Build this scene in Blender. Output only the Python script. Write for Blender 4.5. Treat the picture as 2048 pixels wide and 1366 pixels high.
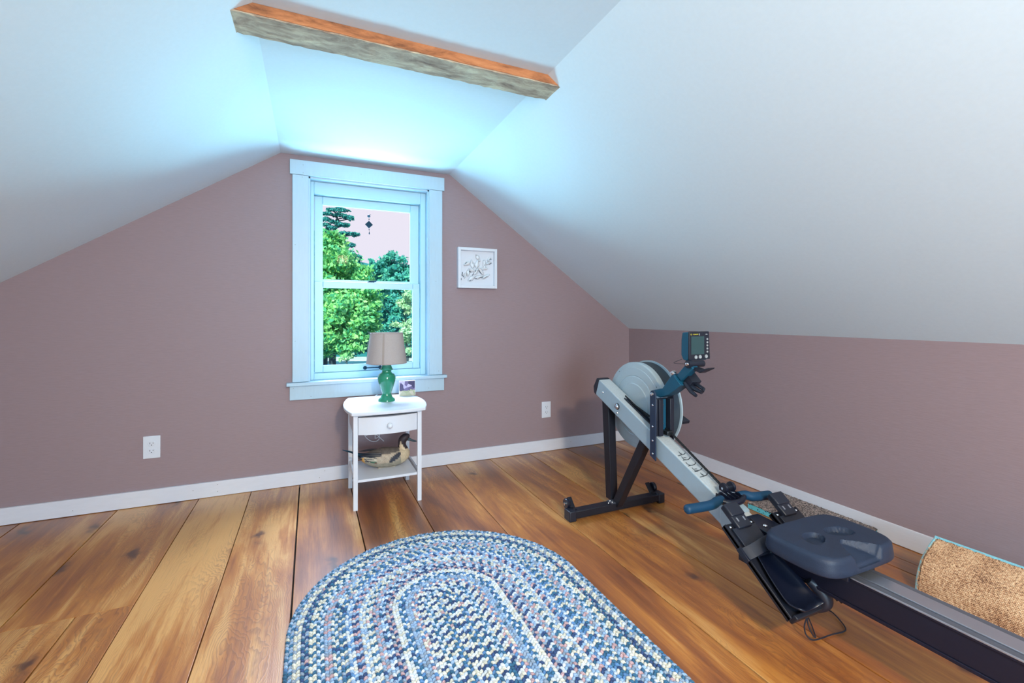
import bpy, bmesh, math, random
import numpy as np
from mathutils import Vector, Matrix, noise as mnoise
random.seed(7)
PI = math.pi
C = bpy.context.scene.collection
for o in list(bpy.data.objects): bpy.data.objects.remove(o)
# ------------------------------------------------------------------ camera, world, lights
CAMX, CAMY, CAMZ, YAW = 0.0, -3.1415, 1.06, math.atan2(402, 907)
cam = bpy.data.cameras.new('camera'); camo = bpy.data.objects.new('camera', cam); C.objects.link(camo)
camo.location = (CAMX, CAMY, CAMZ); camo.rotation_euler = (PI/2, 0, -YAW)
cam.sensor_width = 36; cam.lens = 907/2048*36; cam.shift_y = -52/2048; cam.clip_start = 0.02; cam.clip_end = 500
bpy.context.scene.camera = camo
vs = bpy.context.scene.view_settings
vs.view_transform = 'Standard'; vs.look = 'None'; vs.gamma = 1; vs.use_curve_mapping = False; vs.exposure = 0.14
W = bpy.data.worlds.new('sky'); bpy.context.scene.world = W; W.use_nodes = True
wn = W.node_tree.nodes; wl = W.node_tree.links
bg = wn['Background']; bg.inputs['Strength'].default_value = 1.0
tc = wn.new('ShaderNodeTexCoord'); sp = wn.new('ShaderNodeSeparateXYZ'); wl.new(tc.outputs['Generated'], sp.inputs[0])
cr = wn.new('ShaderNodeValToRGB'); wl.new(sp.outputs['Z'], cr.inputs[0]); wl.new(cr.outputs[0], bg.inputs[0])
cr.color_ramp.elements[0].position = 0.0; cr.color_ramp.elements[0].color = (0.86, 0.76, 0.84, 1)
cr.color_ramp.elements[1].position = 0.9; cr.color_ramp.elements[1].color = (0.35, 0.62, 0.98, 1)
e = cr.color_ramp.elements.new(0.34); e.color = (0.90, 0.76, 0.84, 1)

def aim(o, tgt):
    o.rotation_euler = (Vector(tgt) - o.location).to_track_quat('-Z', 'Y').to_euler()
def area(name, loc, tgt, sx, sy, power, col):
    l = bpy.data.lights.new(name, 'AREA'); l.shape = 'RECTANGLE'; l.size = sx; l.size_y = sy; l.energy = power; l.color = col
    o = bpy.data.objects.new(name, l); C.objects.link(o); o.location = loc; aim(o, tgt); return o
sl = bpy.data.lights.new('sun', 'SUN'); sl.energy = 8.0; sl.angle = 0.01; sl.color = (1.0, 0.95, 0.72)
so = bpy.data.objects.new('sun', sl); C.objects.link(so); so.location = (-5, -8, 12); aim(so, (-5+5.5, -8+9, 12-7.5))
# daylight at the front window: open sky above, sunlit ground below
area('window_skylight', (0.45, 1.25, 2.75), (0.36, -1.0, 0.5), 1.8, 0.9, 370, (0.66, 0.76, 1.0))
area('window_ground_bounce', (0.35, 1.15, 0.0), (0.36, -1.2, 2.06), 2.6, 1.1, 380, (0.36, 0.81, 1.0))
# room behind the camera: second gable window and an added light standing in for bounced flash
area('rear_window_daylight', (0.37, -5.05, 1.05), (0.37, -1.6, 2.3), 1.1, 1.0, 108, (0.55, 0.80, 1.0))
area('bounced_flash_light', (0.45, -4.15, 1.93), (0.75, -2.2, 0.0), 0.16, 0.16, 52, (1.0, 0.77, 0.48))

# ------------------------------------------------------------------ materials
def new_mat(name):
    m = bpy.data.materials.new(name); m.use_nodes = True
    return m, m.node_tree.nodes, m.node_tree.links, m.node_tree.nodes['Principled BSDF']
def lin(c):
    return tuple(((v/255)/12.92 if v/255 <= 0.04045 else ((v/255+0.055)/1.055)**2.4) for v in c) + (1,)
def mat(name, col, rough=0.5, metal=0.0, bump=0.0, scale=60, var=0.0, stretch=(1, 1, 1), coat=0.0, spec=0.5, vscale=None):
    m, n, l, b = new_mat(name)
    col = tuple(col)[:3] + (1,)
    b.inputs['Base Color'].default_value = col; b.inputs['Roughness'].default_value = rough; b.inputs['Metallic'].default_value = metal
    b.inputs['Coat Weight'].default_value = coat; b.inputs['Specular IOR Level'].default_value = spec
    if bump or var:
        g = n.new('ShaderNodeNewGeometry'); mp = n.new('ShaderNodeMapping'); mp.inputs['Scale'].default_value = stretch
        l.new(g.outputs['Position'], mp.inputs[0])
        t = n.new('ShaderNodeTexNoise'); t.inputs['Scale'].default_value = scale; t.inputs['Detail'].default_value = 4; l.new(mp.outputs[0], t.inputs['Vector'])
        if bump:
            bp = n.new('ShaderNodeBump'); bp.inputs['Strength'].default_value = bump; bp.inputs['Distance'].default_value = 0.002
            l.new(t.outputs['Fac'], bp.inputs['Height']); l.new(bp.outputs[0], b.inputs['Normal'])
        if var:
            t2 = n.new('ShaderNodeTexNoise'); t2.inputs['Scale'].default_value = vscale or scale; t2.inputs['Detail'].default_value = 5; l.new(mp.outputs[0], t2.inputs['Vector'])
            r = n.new('ShaderNodeMapRange'); r.inputs[1].default_value = 0.3; r.inputs[2].default_value = 0.7
            r.inputs[3].default_value = 1-var; r.inputs[4].default_value = 1+var; l.new(t2.outputs['Fac'], r.inputs[0])
            mx = n.new('ShaderNodeVectorMath'); mx.operation = 'SCALE'; mx.inputs[0].default_value = col[:3]
            l.new(r.outputs[0], mx.inputs['Scale']); l.new(mx.outputs[0], b.inputs['Base Color'])
    return m
M = {}
M['wall'] = mat('mauve wall paint', (0.298, 0.212, 0.226), 0.62, bump=0.25, scale=90, var=0.035, stretch=(0.25, 0.25, 2.2))
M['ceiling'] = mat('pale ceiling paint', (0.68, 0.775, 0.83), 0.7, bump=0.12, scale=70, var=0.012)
M['casing'] = mat('white casing paint with painted window cast', (0.43, 0.575, 0.68), 0.38, bump=0.05, scale=50, var=0.02, stretch=(2, 0.3, 0.3))  # white paint; the window's blue light cast is mixed into its colour
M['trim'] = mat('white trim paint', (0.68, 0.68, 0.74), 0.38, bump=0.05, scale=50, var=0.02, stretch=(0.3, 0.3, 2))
M['vinyl'] = mat('white window vinyl with painted window cast', (0.42, 0.66, 0.78), 0.35)  # really white; cool glow around the window is put into the base colour
M['white'] = mat('white furniture paint', (0.68, 0.70, 0.76), 0.35, bump=0.04, scale=40)
M['gap'] = mat('dark gap', (0.02, 0.012, 0.008), 0.9)
M['dark'] = mat('dark seal', (0.012, 0.045, 0.075), 0.75, spec=0.2)
M['black'] = mat('black plastic', (0.010, 0.013, 0.024), 0.42, bump=0.1, scale=400)
M['blackgloss'] = mat('black gloss', (0.006, 0.008, 0.018), 0.28)
M['blackpaint'] = mat('black painted steel', (0.011, 0.012, 0.019), 0.40, spec=0.35, bump=0.05, scale=300)
M['bluegrip'] = mat('navy rubber grip', (0.004, 0.040, 0.090), 0.5, spec=0.35, bump=0.08, scale=500)
M['bluearm'] = mat('blue black arm', (0.006, 0.070, 0.125), 0.42, spec=0.4)
M['navyplate'] = mat('navy painted steel', (0.012, 0.026, 0.058), 0.42)
M['seat'] = mat('slate blue seat foam', (0.017, 0.027, 0.053), 0.52, spec=0.35, bump=0.25, scale=500, var=0.08, vscale=20)
M['beam'] = mat('silver grey enamel', (0.30, 0.39, 0.45), 0.38, bump=0.04, scale=300)
M['beamtop'] = mat('speckled grey enamel', (0.42, 0.45, 0.46), 0.5, bump=0.2, scale=260, var=0.12)
M['cover'] = mat('pale blue grey cover', (0.36, 0.45, 0.50), 0.45, bump=0.05, scale=200, var=0.03, vscale=8)
M['mesh'] = mat('dark perforated guard', (0.03, 0.045, 0.06), 0.55)
M['steel'] = mat('brushed steel', (0.55, 0.57, 0.62), 0.28, metal=0.9, bump=0.03, scale=80, stretch=(4, .1, 4))
M['chrome'] = mat('chrome', (0.8, 0.82, 0.85), 0.15, metal=1.0)
M['railside'] = mat('dark anodised aluminium', (0.010, 0.010, 0.022), 0.36, spec=0.35)
M['railgrey'] = mat('grey anodised aluminium', (0.10, 0.105, 0.13), 0.35, metal=0.3)
M['chain'] = mat('oiled steel chain', (0.05, 0.055, 0.06), 0.35, metal=0.8)
M['screen'] = mat('lcd screen', (0.024, 0.060, 0.066), 0.45)
M['button'] = mat('grey button', (0.30, 0.32, 0.33), 0.4)
M['yellow'] = mat('yellow print', (0.75, 0.68, 0.05), 0.5)
M['whiteprint'] = mat('white print', (0.7, 0.75, 0.78), 0.5)
M['ink'] = mat('black ink', (0.02, 0.03, 0.04), 0.5)
M['green'] = mat('green glazed ceramic', (0.014, 0.22, 0.12), 0.08, coat=0.6)
M['shade'] = mat('taupe linen shade', (0.42, 0.36, 0.34), 0.85, bump=0.5, scale=220, var=0.08, stretch=(1, 1, 3))
M['shadetrim'] = mat('shade seam', (0.34, 0.28, 0.25), 0.85, bump=0.4, scale=300)
M['cord'] = mat('white cord', (0.72, 0.72, 0.76), 0.5)
M['card'] = mat('card', (0.8, 0.8, 0.82), 0.6)
M['nail'] = mat('nail hole', (0.22, 0.20, 0.20), 0.7)

def jute_mat():
    m, n, l, b = new_mat('woven jute')
    g = n.new('ShaderNodeNewGeometry'); sp = n.new('ShaderNodeSeparateXYZ'); l.new(g.outputs['Position'], sp.inputs[0])
    def wave(sock, k, ph=0.0):
        mu = n.new('ShaderNodeMath'); mu.operation = 'MULTIPLY_ADD'; mu.inputs[1].default_value = k; mu.inputs[2].default_value = ph; l.new(sock, mu.inputs[0])
        s = n.new('ShaderNodeMath'); s.operation = 'SINE'; l.new(mu.outputs[0], s.inputs[0]); return s.outputs[0]
    uv = n.new('ShaderNodeUVMap'); su = n.new('ShaderNodeSeparateXYZ'); l.new(uv.outputs[0], su.inputs[0])
    a = wave(su.outputs[0], 2*PI/0.0065); c = wave(su.outputs[1], 2*PI/0.0075)
    pr = n.new('ShaderNodeMath'); pr.operation = 'MULTIPLY'; l.new(a, pr.inputs[0]); l.new(c, pr.inputs[1])
    nt = n.new('ShaderNodeTexNoise'); nt.inputs['Scale'].default_value = 160; nt.inputs['Detail'].default_value = 5; l.new(g.outputs['Position'], nt.inputs['Vector'])
    nb = n.new('ShaderNodeTexNoise'); nb.inputs['Scale'].default_value = 11; nb.inputs['Detail'].default_value = 3; l.new(g.outputs['Position'], nb.inputs['Vector'])
    ad = n.new('ShaderNodeMath'); ad.operation = 'MULTIPLY_ADD'; ad.inputs[1].default_value = 0.17; l.new(pr.outputs[0], ad.inputs[0]); l.new(nt.outputs['Fac'], ad.inputs[2])
    ad2 = n.new('ShaderNodeMath'); ad2.operation = 'MULTIPLY_ADD'; ad2.inputs[1].default_value = 0.5; l.new(nb.outputs['Fac'], ad2.inputs[0]); l.new(ad.outputs[0], ad2.inputs[2])
    r = n.new('ShaderNodeValToRGB'); l.new(ad2.outputs[0], r.inputs[0])
    r.color_ramp.elements[0].position = 0.48; r.color_ramp.elements[0].color = lin((110, 74, 54))
    r.color_ramp.elements[1].position = 1.0; r.color_ramp.elements[1].color = lin((236, 200, 160))
    e = r.color_ramp.elements.new(0.72); e.color = lin((194, 146, 108))
    l.new(r.outputs[0], b.inputs['Base Color']); b.inputs['Roughness'].default_value = 0.9
    bp = n.new('ShaderNodeBump'); bp.inputs['Strength'].default_value = 0.9; bp.inputs['Distance'].default_value = 0.004
    l.new(ad.outputs[0], bp.inputs['Height']); l.new(bp.outputs[0], b.inputs['Normal'])
    return m
M['jute'] = jute_mat()
def speckle_mat(name, c0, c1, c2, scale):
    m, n, l, b = new_mat(name)
    g = n.new('ShaderNodeNewGeometry'); t = n.new('ShaderNodeTexVoronoi'); t.inputs['Scale'].default_value = scale; l.new(g.outputs['Position'], t.inputs['Vector'])
    s = n.new('ShaderNodeSeparateColor'); l.new(t.outputs['Color'], s.inputs[0])
    r = n.new('ShaderNodeValToRGB'); l.new(s.outputs[0], r.inputs[0])
    r.color_ramp.elements[0].color = c0; r.color_ramp.elements[1].color = c2; e = r.color_ramp.elements.new(0.5); e.color = c1
    l.new(r.outputs[0], b.inputs['Base Color']); b.inputs['Roughness'].default_value = 0.9
    bp = n.new('ShaderNodeBump'); bp.inputs['Strength'].default_value = 1; bp.inputs['Distance'].default_value = 0.004
    l.new(t.outputs['Distance'], bp.inputs['Height']); bp.invert = True; l.new(bp.outputs[0], b.inputs['Normal'])
    return m
M['backing'] = speckle_mat('grey brown pebbled backing', lin((70, 62, 62)), lin((128, 116, 112)), lin((190, 170, 160)), 190)
def lattice_mat():
    m, n, l, b = new_mat('turquoise lattice')
    g = n.new('ShaderNodeNewGeometry'); t = n.new('ShaderNodeTexVoronoi'); t.feature = 'DISTANCE_TO_EDGE'; t.inputs['Scale'].default_value = 85; t.inputs['Randomness'].default_value = 0.35
    l.new(g.outputs['Position'], t.inputs['Vector'])
    r = n.new('ShaderNodeValToRGB'); r.color_ramp.interpolation = 'CONSTANT'; l.new(t.outputs[0], r.inputs[0])
    r.color_ramp.elements[0].color = lin((96, 190, 205)); r.color_ramp.elements[1].position = 0.17; r.color_ramp.elements[1].color = lin((28, 74, 96))
    l.new(r.outputs[0], b.inputs['Base Color']); b.inputs['Roughness'].default_value = 0.85
    return m
M['lattice'] = lattice_mat()
M['turq'] = mat('pale turquoise binding', lin((128, 190, 205))[:3], 0.85, bump=0.6, scale=260, var=0.12)

def wood_floor():
    m, n, l, b = new_mat('old pine floorboards')
    N = n.new
    def math_(op, a=None, c=None, v0=None, v1=None, v2=None, third=None):
        x = N('ShaderNodeMath'); x.operation = op
        if a is not None: l.new(a, x.inputs[0])
        if c is not None: l.new(c, x.inputs[1])
        if third is not None: l.new(third, x.inputs[2])
        if v0 is not None: x.inputs[0].default_value = v0
        if v1 is not None: x.inputs[1].default_value = v1
        if v2 is not None: x.inputs[2].default_value = v2
        return x.outputs[0]
    g = N('ShaderNodeNewGeometry'); oi = N('ShaderNodeObjectInfo'); tcd = N('ShaderNodeTexCoord')
    of = N('ShaderNodeVectorMath'); of.operation = 'SCALE'; of.inputs['Scale'].default_value = 1; 
    cmb = N('ShaderNodeCombineXYZ'); r37 = math_('MULTIPLY', oi.outputs['Random'], v1=37.0); r91 = math_('MULTIPLY', oi.outputs['Random'], v1=91.0)
    l.new(r37, cmb.inputs[0]); l.new(r91, cmb.inputs[1]); l.new(r37, cmb.inputs[2])
    P = N('ShaderNodeVectorMath'); P.operation = 'ADD'; l.new(g.outputs['Position'], P.inputs[0]); l.new(cmb.outputs[0], P.inputs[1])
    def noise(vec, scale, detail=4, st=(1, 1, 1), dist=0.0, rough=0.5):
        mp = N('ShaderNodeMapping'); mp.inputs['Scale'].default_value = st; l.new(vec, mp.inputs[0])
        t = N('ShaderNodeTexNoise'); t.inputs['Scale'].default_value = scale; t.inputs['Detail'].default_value = detail; t.inputs['Distortion'].default_value = dist
        t.inputs['Roughness'].default_value = rough; l.new(mp.outputs[0], t.inputs['Vector']); return t.outputs['Fac']
    # knots
    mpk = N('ShaderNodeMapping'); mpk.inputs['Scale'].default_value = (2.5, 1.0, 1); l.new(P.outputs[0], mpk.inputs[0])
    wob = N('ShaderNodeTexNoise'); wob.inputs['Scale'].default_value = 9; wob.inputs['Detail'].default_value = 3; l.new(P.outputs[0], wob.inputs['Vector'])
    wv = N('ShaderNodeVectorMath'); wv.operation = 'MULTIPLY_ADD'; wv.inputs[1].default_value = (0.34, 0.26, 0); l.new(wob.outputs['Color'], wv.inputs[0]); l.new(mpk.outputs[0], wv.inputs[2])
    vk = N('ShaderNodeTexVoronoi'); vk.voronoi_dimensions = '2D'; vk.inputs['Scale'].default_value = 1.0; vk.inputs['Randomness'].default_value = 1.0; l.new(wv.outputs[0], vk.inputs['Vector'])
    kd = vk.outputs['Distance']
    knot = N('ShaderNodeMapRange'); knot.interpolation_type = 'SMOOTHSTEP'; l.new(kd, knot.inputs[0]); knot.inputs[1].default_value = 0.01; knot.inputs[2].default_value = 0.075; knot.inputs[3].default_value = 1; knot.inputs[4].default_value = 0
    halo = N('ShaderNodeMapRange'); halo.interpolation_type = 'SMOOTHSTEP'; l.new(kd, halo.inputs[0]); halo.inputs[1].default_value = 0.0; halo.inputs[2].default_value = 0.30; halo.inputs[3].default_value = 1; halo.inputs[4].default_value = 0
    # cathedral grain
    so_ = N('ShaderNodeSeparateXYZ'); l.new(tcd.outputs['Object'], so_.inputs[0]); sw = N('ShaderNodeSeparateXYZ'); l.new(P.outputs[0], sw.inputs[0])
    n1 = noise(P.outputs[0], 2.2, 4, (2.4, 0.75, 1), 0.3)
    n1b = noise(P.outputs[0], 9, 3, (2.0, 0.5, 1), 0.2)
    rs = math_('MULTIPLY_ADD', oi.outputs['Random'], v1=0.16, v2=-0.08)
    xc = math_('ADD', so_.outputs[0], rs); x2 = math_('MULTIPLY', xc, xc)
    f = math_('MULTIPLY', x2, v1=34.0); f = math_('MULTIPLY_ADD', sw.outputs[1], v1=0.55, third=f)
    f = math_('MULTIPLY_ADD', n1, v1=1.6, third=f); f = math_('MULTIPLY_ADD', n1b, v1=0.35, third=f); f = math_('MULTIPLY_ADD', halo.outputs[0], v1=0.9, third=f)
    ph = math_('MULTIPLY', f, v1=16.0); fr = math_('FRACT', ph)
    band = N('ShaderNodeValToRGB'); l.new(fr, band.inputs[0]); ce = band.color_ramp.elements
    ce[0].position = 0.0; ce[0].color = (0, 0, 0, 1); ce[1].position = 1.0; ce[1].color = (0, 0, 0, 1)
    for p_, v_ in ((0.45, 0.15), (0.82, 0.75), (0.90, 0.9)):
        e_ = ce.new(p_); e_.color = (v_, v_, v_, 1)
    cm = noise(P.outputs[0], 1.3, 2, (2.2, 0.5, 1)); cmask = N('ShaderNodeMapRange'); l.new(cm, cmask.inputs[0]); cmask.inputs[1].default_value = 0.40; cmask.inputs[2].default_value = 0.58
    bandm = math_('MULTIPLY', band.outputs[0], cmask.outputs[0])
    # fine straight grain and blotches
    fine = noise(P.outputs[0], 60, 5, (3.2, 0.08, 1), 0.1, 0.65)
    mid = noise(P.outputs[0], 9, 7, (2.6, 0.15, 1), 0.8, 0.62)
    blot = noise(P.outputs[0], 2.2, 8, (1.9, 0.36, 1), 1.2, 0.58)
    tone = math_('MULTIPLY', blot, v1=0.85); tone = math_('MULTIPLY_ADD', mid, v1=0.42, third=tone); tone = math_('MULTIPLY_ADD', fine, v1=0.24, third=tone)
    sc_c = N('ShaderNodeSeparateColor'); l.new(oi.outputs['Color'], sc_c.inputs[0]); tone = math_('MULTIPLY_ADD', oi.outputs['Random'], v1=0.05, third=tone); tone = math_('ADD', tone, sc_c.outputs[0])
    ramp = N('ShaderNodeValToRGB'); l.new(tone, ramp.inputs[0]); re = ramp.color_ramp.elements
    re[0].position = 0.50; re[0].color = (0.085, 0.022, 0.006, 1); re[1].position = 0.98; re[1].color = (0.66, 0.33, 0.095, 1)
    for p_, c_ in ((0.64, (0.165, 0.044, 0.010, 1)), (0.76, (0.30, 0.090, 0.016, 1)), (0.87, (0.46, 0.165, 0.025, 1))):
        e_ = re.new(p_); e_.color = c_
    def mixc(fac, a, col, mode='MIX'):
        x = N('ShaderNodeMix'); x.data_type = 'RGBA'; x.blend_type = mode; l.new(fac, x.inputs[0]); l.new(a, x.inputs[6]); x.inputs[7].default_value = col; return x.outputs[2]
    c = mixc(math_('MULTIPLY', bandm, v1=0.6), ramp.outputs[0], (0.14, 0.045, 0.014, 1))
    fm = N('ShaderNodeMapRange'); l.new(fine, fm.inputs[0]); fm.inputs[1].default_value = 0.55; fm.inputs[2].default_value = 0.75; fm.inputs[3].default_value = 0; fm.inputs[4].default_value = 0.35
    c = mixc(fm.outputs[0], c, (0.13, 0.045, 0.014, 1))
    hm = math_('POWER', halo.outputs[0], v1=3.0); hm = math_('MULTIPLY', hm, v1=0.35)
    c = mixc(hm, c, (0.16, 0.045, 0.013, 1))
    kk = math_('MULTIPLY', knot.outputs[0], v1=0.85)
    c = mixc(kk, c, (0.045, 0.014, 0.006, 1))
    # nearer the wall the varnish is redder and darker with age
    l.new(c, b.inputs['Base Color'])
    rr = N('ShaderNodeMapRange'); l.new(mid, rr.inputs[0]); rr.inputs[3].default_value = 0.24; rr.inputs[4].default_value = 0.42; l.new(rr.outputs[0], b.inputs['Roughness'])
    b.inputs['Specular IOR Level'].default_value = 0.6; b.inputs['Coat Weight'].default_value = 0.75; b.inputs['Coat Roughness'].default_value = 0.5
    bp = N('ShaderNodeBump'); bp.inputs['Strength'].default_value = 0.25; bp.inputs['Distance'].default_value = 0.002
    bh = math_('MULTIPLY_ADD', bandm, v1=0.3, third=fine); l.new(bh, bp.inputs['Height']); l.new(bp.outputs[0], b.inputs['Normal'])
    return m
M['wood'] = wood_floor()
def beam_mat(name, c0, c1, c2, st):
    m, n, l, b = new_mat(name)
    g = n.new('ShaderNodeNewGeometry'); mp = n.new('ShaderNodeMapping'); mp.inputs['Scale'].default_value = st; l.new(g.outputs['Position'], mp.inputs[0])
    t = n.new('ShaderNodeTexNoise'); t.inputs['Scale'].default_value = 5; t.inputs['Detail'].default_value = 8; t.inputs['Roughness'].default_value = 0.68; t.inputs['Distortion'].default_value = 0.5; l.new(mp.outputs[0], t.inputs['Vector'])
    r = n.new('ShaderNodeValToRGB'); l.new(t.outputs['Fac'], r.inputs[0])
    r.color_ramp.elements[0].position = 0.3; r.color_ramp.elements[0].color = c0; r.color_ramp.elements[1].position = 0.72; r.color_ramp.elements[1].color = c2
    e = r.color_ramp.elements.new(0.5); e.color = c1
    l.new(r.outputs[0], b.inputs['Base Color']); b.inputs['Roughness'].default_value = 0.8
    bp = n.new('ShaderNodeBump'); bp.inputs['Strength'].default_value = 0.9; bp.inputs['Distance'].default_value = 0.006; l.new(t.outputs['Fac'], bp.inputs['Height']); l.new(bp.outputs[0], b.inputs['Normal'])
    return m
M['beamside'] = beam_mat('freshly planed orange pine', lin((110, 66, 40)), lin((176, 112, 70)), lin((205, 140, 92)), (1.2, 4, 5))
M['beambot'] = beam_mat('weathered grey rough sawn wood', lin((112, 88, 74)), lin((176, 158, 136)), lin((222, 214, 184)), (1.5, 4, 4))
def attr_mat(name, rough=0.8, mott=0.25, scale=500, attr='paint'):
    m, n, l, b = new_mat(name)
    a = n.new('ShaderNodeAttribute'); a.attribute_name = attr
    g = n.new('ShaderNodeNewGeometry'); t = n.new('ShaderNodeTexNoise'); t.inputs['Scale'].default_value = scale; t.inputs['Detail'].default_value = 3; l.new(g.outputs['Position'], t.inputs['Vector'])
    r = n.new('ShaderNodeMapRange'); r.inputs[1].default_value = 0.35; r.inputs[2].default_value = 0.65; r.inputs[3].default_value = 1-mott; r.inputs[4].default_value = 1+mott; l.new(t.outputs['Fac'], r.inputs[0])
    v = n.new('ShaderNodeVectorMath'); v.operation = 'SCALE'; l.new(a.outputs['Color'], v.inputs[0]); l.new(r.outputs[0], v.inputs['Scale']); l.new(v.outputs[0], b.inputs['Base Color'])
    b.inputs['Roughness'].default_value = rough
    return m
M['yarn'] = attr_mat('braided yarn', 0.9, 0.35, 420)
M['decoy'] = attr_mat('painted wooden decoy', 0.6, 0.22, 330)
def glass_mat():
    m, n, l, b = new_mat('window glass')
    n.remove(b); out = n['Material Output']
    tr = n.new('ShaderNodeBsdfTransparent'); tr.inputs[0].default_value = (0.93, 0.98, 1.0, 1)
    gl = n.new('ShaderNodeBsdfGlossy'); gl.inputs['Roughness'].default_value = 0.02
    mx = n.new('ShaderNodeMixShader'); mx.inputs[0].default_value = 0.0003
    l.new(tr.outputs[0], mx.inputs[1]); l.new(gl.outputs[0], mx.inputs[2]); l.new(mx.outputs[0], out.inputs['Surface'])
    return m
M['glass'] = glass_mat()
def leaf_mat(name, c1, c2):
    m, n, l, b = new_mat(name)
    g = n.new('ShaderNodeNewGeometry'); r = n.new('ShaderNodeMix'); r.data_type = 'RGBA'; l.new(g.outputs['Random Per Island'], r.inputs[0])
    r.inputs[6].default_value = c1; r.inputs[7].default_value = c2; l.new(r.outputs[2], b.inputs['Base Color']); b.inputs['Roughness'].default_value = 0.6
    out = n['Material Output']; tl = n.new('ShaderNodeBsdfTranslucent'); l.new(r.outputs[2], tl.inputs[0]); ms = n.new('ShaderNodeMixShader'); ms.inputs[0].default_value = 0.3
    l.new(b.outputs[0], ms.inputs[1]); l.new(tl.outputs[0], ms.inputs[2]); l.new(ms.outputs[0], out.inputs['Surface'])
    return m
M['leafA'] = leaf_mat('bright deciduous leaves', (0.03, 0.36, 0.20, 1), (0.34, 0.80, 0.26, 1))
M['leafB'] = leaf_mat('blue green leaves', (0.02, 0.26, 0.30, 1), (0.10, 0.55, 0.40, 1))
M['needle'] = leaf_mat('pine needles', (0.01, 0.20, 0.26, 1), (0.06, 0.42, 0.38, 1))
M['leafC'] = leaf_mat('pale willow leaves', (0.20, 0.55, 0.35, 1), (0.62, 0.85, 0.55, 1))
M['bark'] = mat('bark', (0.03, 0.06, 0.08), 0.9)
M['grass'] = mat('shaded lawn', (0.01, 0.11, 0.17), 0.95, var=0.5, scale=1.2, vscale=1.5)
M['path'] = mat('pale gravel drive', (0.45, 0.55, 0.62), 0.9, var=0.2, scale=3)

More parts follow.
